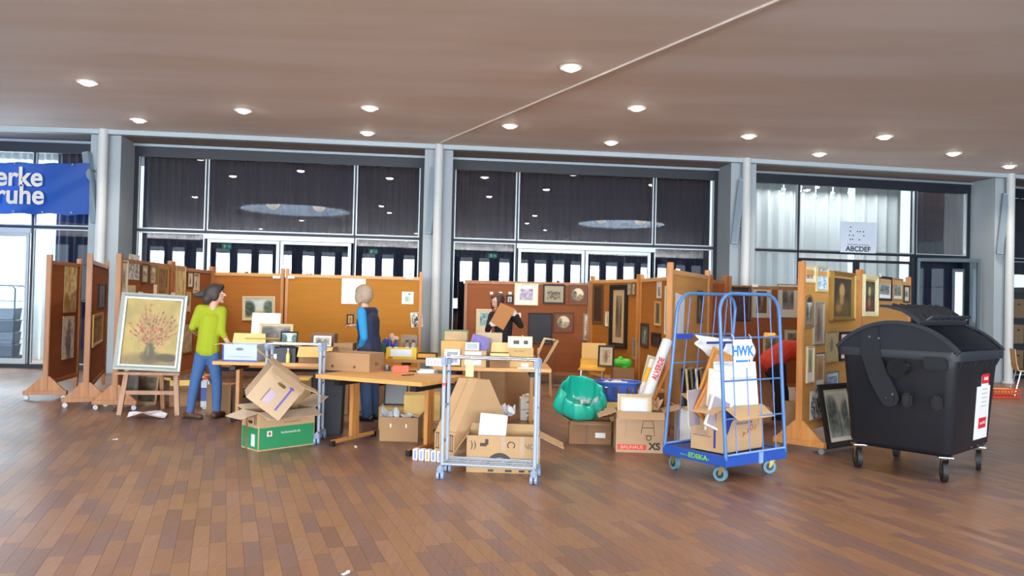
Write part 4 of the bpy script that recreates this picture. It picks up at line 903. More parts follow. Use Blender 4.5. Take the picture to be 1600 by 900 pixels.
    for k, (y, z) in enumerate(((.70, zr + .14), (.62, zr + .13), (.55, zr - .42), (.5, zr - .38))): b = MB(); b.cyl((-.03, Dp * y, z), (-.036, Dp * y, z), .009, seg=8); b.build('rivet', METAL, T)
    for x, y, r_ in ((.16, .16, -60), (W - .16, .16, -72), (.16, Dp - .16, -50), (W - .16, Dp - .16, -80)):
        ms = Matrix.Translation((x, y, 0)) @ Matrix.Rotation(R(r_), 4, 'Z')
        b = MB(); b.cyl((-.022, .03, .1), (.022, .03, .1), .098, seg=24); b.bm.transform(ms); c = b.build('castor', M('17181b', .6), T, True)
        b = MB(); b.cyl((-.024, .03, .1), (.024, .03, .1), .05, seg=16); b.bm.transform(ms); b.build('hub', M('5a5c60', .4, .6), c, True)
        b = MB()
        for s_ in (-1, 1): b.prism([(-.035, .24), (.035, .24), (.045, .09), (.02, .09)], 'x', s_ * .03 - .003, s_ * .03 + .003)
        b.box((0, 0, .235), (.12, .12, .01)); b.bm.transform(ms); b.build('fork', METAL, c)
    return T
waste_container()
# ================================================================ BLUE ROLL CAGE
BLU = M('4a74a8', .35, var=.06); BLUB = M('264da2', .4, var=.08); BLUS = M('7f9fd0', .35, var=.05)
def roll_cage():
    a = R(36); T = thing('roll_cage', 'blue two-sided roll container with tubular frames on wheels', 'roll container', (1.89, 6.86, 0), a)
    L, W = .85, .71; z0 = .145; z1 = .235   # local x along right side, y to the rear
    b = MB(); b.box((L / 2, W / 2, z1 - .018), (L - .02, W - .02, .02)); b.build('deck', M('24407c', .5), T)
    for nm, c, d in (('front', (L / 2, 0, 0), (L + .03, .03, .09)), ('back', (L / 2, W, 0), (L + .03, .03, .09)), ('left', (0, W / 2, 0), (.03, W, .09)), ('right', (L, W / 2, 0), (.03, W, .09))):
        b = MB(); b.box((c[0], c[1], (z0 + z1) / 2), d, bev=.005); b.build('deck_edge', BLUB, T)
    b = MB(); b.box((L * .55, -.02, .19), (.05, .02, .1), bev=.004); b.build('latch', BLUS, T)
    LG = M('6fb050', .5); text('EDEKA', .06, face_left(-.018, W * .42, .19), LG, T, bold=.002, sx=1.2); text('Eigentum der        Handelsgesellschaft', .022, face_left(-.018, W * .47, .185), LG, T)
    def side(x_of, y0, y1, lean_y, lean_x, name):
        """tubular frame; x_of: 'x' frame runs along x at y=y0"""
        pass
    def frame(P0, P1, lean, hz, rods, extra=0):
        P0 = Vector(P0); P1 = Vector(P1); d = (P1 - P0); n = d.length; d.normalize(); H = 1.66; r = .17; ln = Vector(lean)
        def pt(s, z): return P0 + d * s + Vector((0, 0, z)) + ln * ((z - z1) / (H - z1))
        pts = [pt(0, z1 - .03), pt(0, .8), pt(0, H - r)] + [pt(r - r * math.cos(t), H - r + r * math.sin(t)) for t in (R(25), R(50), R(75))] + [pt(r, H), pt(n - r, H)] + [pt(n - r + r * math.sin(t), H - r + r * math.cos(t)) for t in (R(25), R(50), R(75))] + [pt(n, H - r), pt(n, .8), pt(n, z1 - .03)]
        b = MB(); b.tube(pts, .0165, 12); fo = b.build('side_frame', BLU, T, True)
        for z in hz: b = MB(); b.tube([pt(.0, z), pt(n, z)], .008 if z != z1 + .01 else .01, 8); b.build('crossbar', BLUS if z < .3 else BLU, fo, True)
        for s_ in rods: b = MB(); b.tube([pt(s_ * n, z1), pt(s_ * n, H - (.01 if .2 < s_ < .8 else .04))], .0048, 8); b.build('rod', M('5f7fc4', .35), fo, True)
        return fo, pt
    f1, pt1 = frame((L + .0, .0, 0), (.0, .0, 0), Vector((-.07, .05, 0)), (z1 + .01, .56, .89, 1.27), (.16, .38, .60, .82))
    f2, pt2 = frame((.0, W, 0), (L, W, 0), Vector((.06, -.08, 0)), (z1 + .01, 1.0, 1.27), (.2, .42, .64, .84))
    b = MB(); b.box(pt2(.12, 1.25), (.24, .02, .05)); b.build('strap', M('1f3f9c', .6), T)
    return T, pt1, pt2
RC, pt1, pt2 = roll_cage(); bpy.context.view_layer.update(); RM = RC.matrix_world
for k, (x, y, r_) in enumerate(((.08, .08, 15), (.77, .08, 60), (.08, .63, -10), (.77, .63, 40))):
    ms = Matrix.Translation((x, y, 0)) @ Matrix.Rotation(R(r_), 4, 'Z')
    b = MB(); b.cyl((-.02, .03, .062), (.02, .03, .062), .062, seg=22); b.bm.transform(ms); c = b.build('castor', M('5c8494', .5), RC, True)
    b = MB(); b.cyl((-.022, .03, .062), (.022, .03, .062), .036, seg=16); b.bm.transform(ms); b.build('hub', M('23303c', .4), c, True)
    b = MB()
    for s_ in (-1, 1): b.prism([(-.03, .15), (.03, .15), (.042, .055), (.02, .055)], 'x', s_ * .027 - .003, s_ * .027 + .003)
    b.bm.transform(ms); b.build('fork', M('b09a58', .35, .7), c)
# sign hung on the cage
q = (pt1(.60, 1.085)); mw = RM @ Matrix.Translation((q.x, q.y - .03, 1.13)) @ Matrix.Rotation(R(-3), 4, 'X')
T = thing('sign', 'white sign with blue letters hanging on the front of the roll cage', 'sign', mw=mw)
b = MB(); b.box((0, 0, 0), (.255, .006, .25), bev=.001); b.build('board', M('e3e8ee', .5, var=.02), T)
SB = M('2f7cc4', .5, var=.02); text('HWK', .125, face_front(-.005, -.005, .02), SB, T, bold=.004, sx=.95)
b = MB(); b.box((-.02, -.0045, -.065), (.17, .001, .018)); b.build('blue_bar', SB, T); b = MB(); b.box((.085, -.0045, -.063), (.018, .001, .022)); b.build('red_mark', M('a02838'), T)
for x in (-.12, .12): b = MB(); b.tube([(x, 0, .115), (x - .004, .0, .15), (x, .025, .17)], .003, 6); b.build('string', WHITE, T)
# yellowish clip on crossbar
q = pt1(.14, 1.29); T = thing('wooden_clamp', 'short orange wooden clamp resting on the upper bar of the roll cage', 'clamp', mw=RM @ Matrix.Translation((q.x - .01, q.y, q.z)) @ Matrix.Rotation(R(0), 4, 'Z'))
b = MB(); b.box((0, 0, .006), (.15, .03, .03), bev=.01); b.build('grip', M('d69a4c', .5), T); b = MB(); b.box((-.07, 0, .0), (.03, .035, .05), bev=.01); b.build('hook', M('c98c40', .5), T)
# carton in the cage
ct, _ = carton('moving box with blue stripes standing on the roll cage, full of frames', (0, 0, 0), 0, .60, .36, .40, CARDL, flaps=(212, 200, 150, 195), holes=(3,), mw=RM @ Matrix.Translation((.10, .10, .237)) @ Matrix.Rotation(R(4), 4, 'Z'), anchor=(-1, -1), fl=[.17, .17, .16, .16])
PB = M('2b3a86', .7, var=.05)
b = MB(); b.poly([(.01, -.0012, .16), (.01, -.0012, .39), (.2, -.0012, .33), (.11, -.0012, .27), (.05, -.0012, .17)]); b.build('print_flag', PB, ct)
plate(ct, 'print_stripe', .10, .20, .022, .33, PB, -.001, 'left'); plate(ct, 'print_block', .24, .17, .14, .07, M('a88b70'), -.001, 'left'); plate(ct, 'print_line', .24, .13, .2, .005, PB, -.001, 'left')
text('UMZUGSKARTON', .032, face_front(.30, -.0015, .25), M('3c4684'), ct); b = MB(); b.box((.36, -.001, .31), (.3, .001, .05)); b.build('print_block', M('8a8690'), ct)
for ch, x, z, r_ in (('P', .30, .14, -8), ('A', .37, .17, 6), ('D', .42, .20, 8), ('/', .48, .19, -12), ('!', .53, .25, -5)): text(ch, .075, face_front(x, -.0018, z, R(r_)), M('a8402c'), ct)
gC = 'framed pictures standing in the roll cage'
def inbox(label, x, y, z, rz, lean, w_, h_, **k):
    picture(label, RM @ Matrix.Translation((x, y, z)) @ Matrix.Rotation(R(rz), 4, 'Z') @ Matrix.Rotation(R(lean), 4, 'X') @ Matrix.Rotation(R(k.pop('roll', 0)), 4, 'Y'), w_, h_, **k)
inbox('large white framed canvas seen from the back behind the sign', .47, .27, .72, -16, -8, .46, .62, frame='d8dcda', fw=.03, t=.02, kind='plain', bgc='ccd4cc', group=gC, seed=3)
inbox('second white canvas just left of the large white one in the roll cage', .24, .3, .68, -14, -6, .24, .56, frame='d9d4c4', fw=.02, kind='plain', bgc='d9d6c8', roll=8, group=gC, seed=5)
inbox('orange wooden frame tilted behind the white canvas, sticking up highest', .33, .38, .85, -20, -8, .30, .56, frame='c8873c', fw=.045, kind='plain', bgc='c79a74', roll=24, group=gC, seed=6)
inbox('orange wooden frame leaning far to the left in the roll cage', .16, .33, .66, -10, -10, .24, .34, frame='b9702c', fw=.035, kind='plain', bgc='b28c66', roll=38, group=gC, seed=7)
inbox('white framed small board leaning left at the front of the roll cage box', .13, .2, .58, -10, -6, .24, .30, frame='dcdcdc', fw=.02, kind='plain', bgc='9a8f96', roll=24, group=gC, seed=8)
inbox('grey cardboard panel standing at the left of the roll cage box', .06, .38, .62, 12, -5, .34, .32, frame=None, kind='plain', bgc='9a929c', group=gC, seed=9)
# white cloth bundle with blue tape
q = pt2(.35, 1.2); T = thing('cloth_bundle', 'white cloth bundle with blue tape strapped to the left frame of the roll cage', 'bundle', mw=RM @ Matrix.Translation((q.x, q.y - .06, q.z - .05)))
nx_, nz2 = 30, 12; rs = np.random.RandomState(5); nn = vnoise(rs, nz2 + 1, nx_ + 1, 4, 8); V = []
for j in range(nz2 + 1):
    for i in range(nx_ + 1):
        u = i / nx_; v = j / nz2; x = -.14 + .84 * u; zt = .11 - .07 * u; zb = .07 - .26 * math.sin(min(1, u * 1.25 + .05) * math.pi * .62) ** .9
        V.append((x, -.035 * math.sin(v * math.pi) - .03 * nn[j, i] - .008 * math.sin(u * 26 + v * 5), zt + (zb - zt) * v))
me = bpy.data.meshes.new('cloth'); me.from_pydata(V, [], [(j * (nx_ + 1) + i, j * (nx_ + 1) + i + 1, (j + 1) * (nx_ + 1) + i + 1, (j + 1) * (nx_ + 1) + i) for j in range(nz2) for i in range(nx_)])
me.polygons.foreach_set('use_smooth', [True] * len(me.polygons)); me.materials.append(M('e2e4e8', .8, bump=.3, scale=12)); o = bpy.data.objects.new('cloth', me); COL.objects.link(o); o.parent = T; o.modifiers.new('s', 'SOLIDIFY').thickness = .012
b = MB(); b.box((.14, -.085, .045), (.40, .004, .022), rz=0); b.build('blue_tape', PB, T); b = MB(); b.box((0, 0, 0), (.026, .004, .13), m=Matrix.Translation((.17, -.09, -.01)) @ Matrix.Rotation(R(32), 4, 'Y')); b.build('blue_tape', PB, T)
# ================================================================ GARMENT RACKS
GRK = M('9aa6b4', .4, var=.05); CHR = M('d4dade', .12, 1, var=.02)
def rack(label, loc, rz, L=.80, W=.36, H=1.03, shelf=True):
    T = thing('garment_rack', label, 'garment rack', loc, rz, 'grey metal garment racks')
    for s_, x in ((-1, 0), (1, L)):
        for y in (.08, W - .08):
            b = MB(); b.tube([(x, y, .1), (x, y, H)], .017, 12); b.build('post', GRK, T, True)
            b = MB(); b.box((x, y, H - .02), (.05, .05, .09), bev=.012); b.build('joint', M('7c8ba4', .45), T)
        b = MB(); b.box((x, W / 2, .105), (.05, W, .04), bev=.015); b.build('foot', M('8a97ac', .45), T)
        for z in (H - .12, .62): b = MB(); b.tube([(x, .08, z), (x, W - .08, z)], .01, 8); b.build('spacer', M('7c8ba4', .45), T, True)
        for y in (.02, W - .02):
            b = MB(); b.box((x, y, .085), (.055, .05, .06), bev=.012); b.build('castor_fork', M('7c8ba4', .45), T)
            b = MB(); b.cyl((x - .03, y, .036), (x - .008, y, .036), .036, seg=18); b.cyl((x + .008, y, .036), (x + .03, y, .036), .036, seg=18); b.build('castor', M('7f93b4', .45), T, True)
    for y in (.08, W - .08): b = MB(); b.tube([(0, y, H + .015), (L, y, H + .015)], .012, 10); b.build('hanging_rail', CHR, T, True)
    if shelf:
        for y in (.04, .12, .2, .28, .34): b = MB(); b.tube([(0, y, .13), (L, y, .13)], .006 if .05 < y < .3 else .01, 8); b.build('shelf_bar', GRK, T, True)
        for k in range(1, 8): b = MB(); b.tube([(k * L / 8, .04, .124), (k * L / 8, .34, .124)], .004, 6); b.build('shelf_rod', GRK, T, True)
    return T
p0 = G(687, 750); p1 = G(828, 760); an = math.atan2(p1.y - p0.y, p1.x - p0.x)
T = rack('empty grey garment rack with chrome rails standing in front of the printed box', (p0.x, p0.y, 0), an + R(4), L=(p1 - p0).length + .02, W=.36)
b = MB(); b.cyl((0, .08, .80), (0, .08, .825), .019, seg=14); b.build('red_tape', M('d2485c', .5), T, True)
q = T.matrix_basis @ Vector((.22, .1, 1.0)); T2 = thing('sticky_note', 'small yellow paper slip hanging from the chrome rail of the garment rack', 'paper', (q.x, q.y - .02, q.z - .05), an)
b = MB(); b.box((0, 0, 0), (.07, .002, .13)); b.build('sheet', M('e0d88c', .7), T2)
p0 = D(412, 620, 8.25); rack('second grey garment rack, half hidden behind the tilted moving box', (p0.x, p0.y, 0), R(2), L=.56, W=.36, H=1.02, shelf=False)
# ================================================================ BOXES IN THE FOREGROUND
GRN = M('268452', .7, var=.05); LIL = M('5a52a0', .7, var=.05)
T, _ = carton('green and beige moving box on the floor at the left, flaps spread', (-2.47, 7.8, 0), R(47), .64, .33, .385, CARDL, flaps=(200, 150, 170, 195), holes=(3,), anchor=(-1, -1), fl=[.17, .2, .16, .2], flapmat=M('c0aa92', .85, var=.05))
plate(T, 'green_print', .32, .12, .625, .215, GRN, -.001); plate(T, 'green_print', .165, .12, .31, .21, GRN, -.001, 'left')
plate(T, 'emblem', .12, .165, .055, .055, WHITE, -.0025); b = MB(); b.sph((.12, -.004, .165), (.014, .001, .018), 8); b.build('emblem_mark', M('a04030'), T)
text('bodenmarkt.de', .036, face_front(.36, -.0025, .165), WHITE, T); text('UMZUGSKARTON', .034, face_front(.36, -.0015, .30), M('b06a6a'), T); text('die praktische Box', .026, face_front(.38, -.0015, .265), M('8a6a5a'), T)
plate(T, 'white_print', .1, .10, .07, .12, WHITE, -.0025, 'left'); plate(T, 'packing_tape', .23, .17, .035, .34, M('8a6844', .35), -.003, 'left')
for y in (.05, .08): plate(T, 'arrow', y, .30, .008, .09, BLACKP, -.0015, 'left')
# tilted box on top, lying on its edge, opening towards the right
a = R(36); mw = Matrix.Translation((-2.50, 7.95, .44)) @ Matrix.Rotation(R(20), 4, 'Z') @ Matrix.Rotation(R(38), 4, 'Y') @ Matrix.Rotation(R(0), 4, 'X')
T, _ = carton('beige moving box with purple arrow tipped on its edge on top of the green box', (0, 0, 0), 0, .39, .60, .40, M('b49a7c', .85, var=.05), flaps=(200, 168, 170, 175), holes=(0,), mw=mw, anchor=(0, 0), fl=[.18, .18, .17, .2])
plate(T, 'print_arrow', .10, .19, .02, .26, LIL, -.3015); b = MB(); b.poly([(.07, -.302, .31), (.13, -.302, .31), (.10, -.302, .35)]); b.build('arrow_head', LIL, T)
plate(T, 'print_block', -.02, .13, .07, .13, M('a898a8'), -.3015); plate(T, 'print_line', -.07, .13, .008, .15, M('4a4858'), -.3015)
b = MB(); b.poly([(.1815, -.28, .03), (.1815, -.28, .33), (.1815, .1, .34), (.1815, -.05, .2)]); b.build('print_flag', PB, T)
# floor box under the table with white plastic sheets
c = G(624, 690); T, _ = carton('plain brown box on the floor under the table edge, plastic sheet inside', (c.x, c.y + .15, 0), R(-4), .42, .3, .26, CARD, flaps=(None, 130, None, None), holes=(), fl=.1)
for x in (-.09, .08): plate(T, 'handle_tab', x, .17, .016, .04, M('ddd4c8'), -.1515)
FILM = M('d4d8dc', .35, var=.05, bump=.3, scale=9, trans=.3)
def crumple(label, name, loc, sx, sy, sz, mat, seed=0, n=9, cat='plastic'):
    T = thing(name, label, cat, loc); rr = np.random.RandomState(seed); h = vnoise(rr, n, n, 5, 5); h2 = vnoise(rr, n, n, 5, 5); vs = []
    for i in range(n):
        for j in range(n): vs.append(((i / (n - 1) - .5) * sx + .06 * sx * (h2[i, j] - .5), (j / (n - 1) - .5) * sy, (h[i, j]) * sz))
    me = bpy.data.meshes.new('sheet'); me.from_pydata(vs, [], [(i * n + j, (i + 1) * n + j, (i + 1) * n + j + 1, i * n + j + 1) for i in range(n - 1) for j in range(n - 1)]); me.materials.append(mat)
    o = bpy.data.objects.new('sheet', me); COL.objects.link(o); o.parent = T; s = o.modifiers.new('s', 'SOLIDIFY'); s.thickness = .004; return T
crumple('white plastic film sticking up out of the plain floor box', 'plastic_film', (c.x - .12, c.y + .13, .18), .2, .16, .2, FILM, 3)
crumple('pale paper lying in the plain floor box', 'paper_sheet', (c.x + .1, c.y + .15, .21), .2, .16, .08, M('c9c4be', .7), 4, cat='paper')
# long tapering carton and printed carton behind the rack
c = G(673, 722); c2 = G(709, 728); T = thing('tall_carton', 'tall slanted brown carton with sloping top beside the garment rack', 'box', (c2.x, c2.y, 0), R(43))
prof = [(0, 0), (.62, 0), (.62, .44), (.42, .78), (.28, .78), (.02, .30), (0, .28)]
b = MB(); b.prism(prof, 'y', 0, .30); b.build('body', CARDL, T)
b = MB(); 
b.prism([(.02, .302), (.28, .782), (.277, .786), (.017, .306)], 'y', .145, .155); b.build('seam', CARDD, T)
b = MB(); b.prism([(.02, .302), (.28, .782), (.274, .79), (.014, .31)], 'y', .0, .143); b.build('flap', CARDL, T)
b = MB(); b.box((-.001, .15, .22), (.002, .06, .03), bev=0); b.build('handle_shade_patch', M('2a1c12'), T)  # dark plate on the solid end; shade of a handle hole put into its colour
for y in (.03, .06, .24, .27): b = MB(); b.box((-.0012, y, .2), (.002, .006, .14)); b.box((-.0012, y, .275), (.002, .02, .012)); b.box((-.0012, y, .13), (.002, .02, .012)); b.build('arrow', M('3a2c22'), T)
text('Umzug-Profi', .025, face_left(-.0015, .15, .06), M('4a3a2a'), T)
c = G(727, 742); INK = M('3f3c3c', .8, var=.05)
T, _ = carton('printed brown carton behind the garment rack with black symbols', (c.x, c.y + .12, 0), R(-2), .66, .34, .33, M('ab8b64', .85, var=.05), flaps=(None, 205, 100, 235), holes=(), anchor=(-1, -1), fl=[.1, .24, .06, .22])
b = MB()
for k in range(14): a0, a1 = R(12 + k * 11.2), R(12 + (k + 1) * 11.2); b.prism([(.30 + .12 * math.cos(a0), .06 + .12 * math.sin(a0)), (.30 + .12 * math.cos(a1), .06 + .12 * math.sin(a1)), (.30 + .08 * math.cos(a1), .06 + .08 * math.sin(a1)), (.30 + .08 * math.cos(a0), .06 + .08 * math.sin(a0))], 'y', -.002, -.0005)
bmesh.ops.remove_doubles(b.bm, verts=b.bm.verts, dist=.0003); b.build('print_arc', INK, T)
text('))', .09, face_front(.06, -.0015, .25), INK, T); text('NO', .07, face_front(.565, -.0015, .24), M('6a5a48'), T, bold=.001)
for x, z, w_, h_ in ((.15, .25, .06, .03), (.18, .275, .03, .05), (.54, .1, .05, .02), (.6, .02, .08, .015), (.22, .02, .05, .02), (.38, .02, .06, .02), (.5, .02, .05, .02)): b = MB(); b.box((x, -.001, z), (w_, .001, h_)); b.build('print_mark', INK, T)
for x, h_ in ((.33, .13), (.50, .20)): plate(T, 'packing_tape', x, .33 - h_ / 2, .045, h_, M('a58c72', .3), -.0018)
b = MB(); b.tube([(.40 + .032 * math.cos(R(t)), -.001, .25 + .03 * math.sin(R(t))) for t in range(-50, 250, 20)], .005, 6); b.build('print_loop', INK, T)
T2 = thing('foam_board', 'white foam board slab standing in the printed carton', 'board', mw=T.matrix_basis @ Matrix.Translation((.22, .10, .30)) @ Matrix.Rotation(R(-9), 4, 'X') @ Matrix.Rotation(R(4), 4, 'Y'))
b = MB(); b.box((0, 0, .03), (.25, .025, .36), bev=.004); b.build('slab', M('c2c6d0', .6, var=.02), T2)
crumple('crumpled white film lying over the tall slanted carton', 'plastic_film', (c.x + .30, c.y + .95, .38), .26, .2, .16, FILM, 8)
for k in range(5):
    p = G(650 + k * 9.5, 718 + k * .9); T = thing('boxed_bulb', ['leftmost small white blue striped pack on the floor by the tall carton', 'second small white pack from left on the floor by the tall carton', 'third small pack with a brown stripe on the floor by the tall carton', 'fourth small white pack on the floor by the tall carton', 'small white pack touching the tall carton on the floor'][k], 'pack', (p.x, p.y + .03, 0), R(-12), 'small white packs in a row on the floor')
    b = MB(); b.box((0, 0, .05), (.048, .09, .10), bev=.002); b.build('carton', M('dfe1e6', .6, var=.02), T); plate(T, 'stripe', 0, .05, .022, .08, M(['7f8fb8', '8f9cc0', 'b89a6c', '8494b4', '9aa4bc'][k]), -.0463)
# ---- box + green bag, XS box
c = G(889, 693); T, _ = carton('low brown carton under the turquoise bin bag', (c.x, c.y, 0), R(-3), .46, .34, .25, CARDD, flaps=(195, 160, None, 150), anchor=(-1, -1), fl=.09, flapmat=CARD)
plate(T, 'label', .34, .10, .11, .055, WHITE, -.002); plate(T, 'stripe', .19, .125, .03, .25, M('6e4f38'), -.0015)
TQ = M('1c9c86', .22, var=.15, scale=5, bump=.35)
T2 = thing('bin_bag', 'shiny turquoise bin bag gaping open on the low brown carton', 'bag', (c.x + .10, c.y + .17, .25), 0)
rs = np.random.RandomState(2); n = 96; prof = [(.10, .0), (.30, .02), (.36, .10), (.37, .2), (.33, .30), (.29, .33), (.27, .30), (.28, .2), (.25, .1), (.12, .05)]
nz1 = vnoise(rs, len(prof), n + 1, 5, 9); b = MB(); rings = []
tl = Matrix.Rotation(R(24), 4, 'X') @ Matrix.Rotation(R(6), 4, 'Y')
for i, (r_, z) in enumerate(prof):
    row = []; top = min(1, z / .3)
    for k in range(n):
        w_ = min(k, n - k) / n * 2; f = 1 + .22 * (nz1[i, k] * (1 - .0) - .5) * (1 if k not in (0,) else 1) + .05 * math.sin(k * 2 * math.pi / n * 7 + i)
        f = f * min(1, w_ * 4 + .0) + (1 + .05 * math.sin(i)) * (1 - min(1, w_ * 4)); a = k * 2 * math.pi / n; f *= 1 + (.02 + .045 * top) * math.sin(a * 11 + i * .7) + .03 * top * math.sin(a * 23 + i * 1.9) + .025 * math.sin(a * 5 - i * 1.3); f *= .76; z = z + 0; row.append(b.bm.verts.new(tl @ Vector((r_ * f * math.cos(a) * 1.02, r_ * f * math.sin(a) * .8, z * (1 + .25 * math.sin(a)) + .04))))
    rings.append(row)
for A, B_ in zip(rings, rings[1:]):
    for k in range(n): b.bm.faces.new((A[k], A[(k + 1) % n], B_[(k + 1) % n], B_[k]))
b.bm.faces.new(rings[-1]); b.bm.faces.new(rings[0][::-1])
zmin = min(v.co.z for v in b.bm.verts)
for v in b.bm.verts: v.co.z = max(v.co.z - zmin - .02, 0.002)
o = b.build('film', TQ, T2); o.data.polygons.foreach_set('use_smooth', [True] * len(o.data.polygons)); s = o.modifiers.new('s', 'SUBSURF'); s.levels = s.render_levels = 1
crumple('crumpled clear wrapping inside the turquoise bag', 'clear_wrapping', (c.x + .22, c.y + .08, .40), .2, .16, .12, M('aab2ae', .25, bump=.4, scale=10), 5)
crumple('crumpled brown paper at the right rim of the turquoise bag', 'paper_ball', (c.x + .40, c.y + .02, .28), .15, .13, .13, M('c09c70', .8), 6, cat='paper')
c = G(962, 706); RED2 = M('c8453c', .7)
T, _ = carton('tall brown carton marked XS with a drawn hand truck, holding a frame', (c.x, c.y, 0), R(-3), .50, .36, .42, M('b09070', .85, var=.05), flaps=(208, 165, None, 200), holes=(3,), anchor=(-1, -1), fl=[.13, .2, .12, .2])
text('BAUHAUS', .05, face_front(.165, -.002, .055), M('d8a890'), T, sx=1.05); plate(T, 'red_label', .165, .055, .30, .055, RED2, -.0012); text('XS', .10, face_front(.40, -.002, .065), M('2a2220'), T, bold=.004)
b = MB(); b.tube([(.26, -.002, .20), (.28, -.002, .33), (.38, -.002, .33), (.40, -.002, .18), (.30, -.002, .18)], .003, 6); b.tube([(.27, -.002, .26), (.39, -.002, .26)], .003, 6); b.build('print_hand_truck', INK, T)
b = MB(); b.tube([(.34 + .025 * math.cos(R(t)), -.002, .155 + .025 * math.sin(R(t))) for t in range(0, 360, 30)], .004, 6, closed=True); b.build('print_wheel', INK, T)
b = MB(); b.tube([(.10, -.002, .32), (.11, -.002, .24), (.09, -.002, .15)], .002, 6); b.build('print_line', M('a08468'), T)
picture('cream framed white mirror board standing in the XS carton', T.matrix_basis @ Matrix.Translation((.20, .13, .41)) @ Matrix.Rotation(R(-8), 4, 'X'), .36, .36, frame='c6b08c', fw=.035, mount='dcd2b8', mw_=.02, kind='plain', bgc='d5dae2', seed=2)
crumple('crumpled kraft paper at the right of the XS carton', 'paper_ball', (c.x + .44, c.y + .25, .42), .16, .16, .14, M('b5906a', .8), 12, cat='paper')
# ---- rolls standing behind
def roll(label, p0, p1, r_, mat, nm='paper_roll', bands=()):
    T = thing(nm, label, 'roll', p0); d = Vector(p1) - Vector(p0); b = MB(); b.cyl((0, 0, 0), d, r_, seg=18); b.build('tube', mat, T, True)
    b = MB(); b.cyl(d, d * 1.004, r_ * .75, seg=16); b.build('end_cap', M('8a6a4c'), T)
    for f0, f1, m in bands: b = MB(); b.cyl(d * f0, d * f1, r_ * 1.02, seg=18, caps=False); b.build('band', m, T, True)
def tofloor(a, b, z=.03): t = (z - a.z) / (b.z - a.z); q = a + (b - a) * t; return (q.x, q.y, q.z)
p0 = D(1000, 648, 8.5); p1 = D(1043, 532, 8.75)
roll('thick white cardboard tube with red lettering leaning between cartons', (p0.x, p0.y, max(.02, p0.z)), p1, .058, M('dcdee2', .5, var=.03), 'cardboard_tube', ((.05, .06, BLACKP),))
T = bpy.data.objects['cardboard_tube']; d = (Vector(p1) - Vector((p0.x, p0.y, max(.02, p0.z)))); 
ax = d.normalized(); nrm = Vector((0, -1, 0)); nrm = (nrm - ax * nrm.dot(ax)).normalized(); up = nrm.cross(ax); mt = Matrix((ax, up * -1 if False else (nrm.cross(ax)), nrm)).transposed().to_4x4(); mt.translation = d * .60 + nrm * .0595
text('ALVERDE', .085, mt, M('c83a34'), T, bold=.003, sx=.75)
p0 = D(994, 640, 8.7); p1 = D(1020, 562, 8.8); roll('thinner white and orange paper roll beside the thick white tube', tofloor(p0, p1), p1, .036, M('e6dccc', .5, var=.03), 'paper_roll', ((.72, .9, M('f0b020', .5)), (.45, .68, M('d8d2d0', .5))))
p0 = D(1023, 620, 8.9); p1 = D(1052, 560, 9.0); roll('thin orange wooden rod leaning right of the thick white tube', tofloor(p0, p1), p1, .02, M('c07a34', .5), 'wooden_rod')
# pictures leaning near the rolls
p = D(1016, 590, 9.9); picture('white framed yellow picture leaning behind the paper rolls', Matrix.Translation((p.x, p.y, .62)) @ Matrix.Rotation(R(-8), 4, 'X') @ Matrix.Rotation(R(14), 4, 'Y'), .20, .55, frame='e2dcc0', fw=.03, kind='wash', bgc='d0c05c', fg='8a8a3c', seed=3)
p = D(1025, 590, 10.0); T, _ = carton('brown carton behind the paper rolls, under the pale partition', (p.x, p.y + .2, 0), 0, .6, .4, .42, CARDD, closed=True)
# ---- blue laundry basket on a carton
p = G(948, 672); T, _ = carton('open brown carton with folded yellow paper under the blue basket', (D(966, 600, 9.35).x, 9.35, 0), R(0), .5, .38, .40, CARDD, flaps=(215, None, None, None), anchor=(0, 0), fl=.14, flapmat=M('d8b878', .8))
p = D(966, 600, 9.35); T = thing('laundry_basket', 'blue plastic laundry basket with slotted sides', 'basket', (p.x, p.y, .405), R(-4)); LB = M('3f62b4', .35, var=.05)
def oval(rx, ry, z, n=32): return [(rx * math.copysign(abs(math.cos(k * 2 * math.pi / n)) ** .6, math.cos(k * 2 * math.pi / n)), ry * math.copysign(abs(math.sin(k * 2 * math.pi / n)) ** .6, math.sin(k * 2 * math.pi / n)), z) for k in range(n)]
b = MB(); lo, l2, hi2, hi = [[b.bm.verts.new(q) for q in oval(*a)] for a in ((.19, .13, 0), (.2, .14, .04), (.235, .17, .17), (.245, .18, .21))]
b.bm.faces.new(lo)
for A, B_, sk in ((lo, l2, 0), (l2, hi2, 1), (hi2, hi, 0)):
    for k in range(32):
        if sk and k % 2: continue
        b.bm.faces.new((A[k], A[(k + 1) % 32], B_[(k + 1) % 32], B_[k]))
o = b.build('body', LB, T); o.modifiers.new('s', 'SOLIDIFY').thickness = .004
b = MB(); b.tube(oval(.26, .195, .215), .012, 8, closed=True); b.build('rim', LB, T, True)
crumple('white packages lying inside the blue laundry basket', 'paper_sheet', (p.x - .05, p.y, .54), .3, .2, .1, M('d8d4cc', .6), 9, cat='paper')
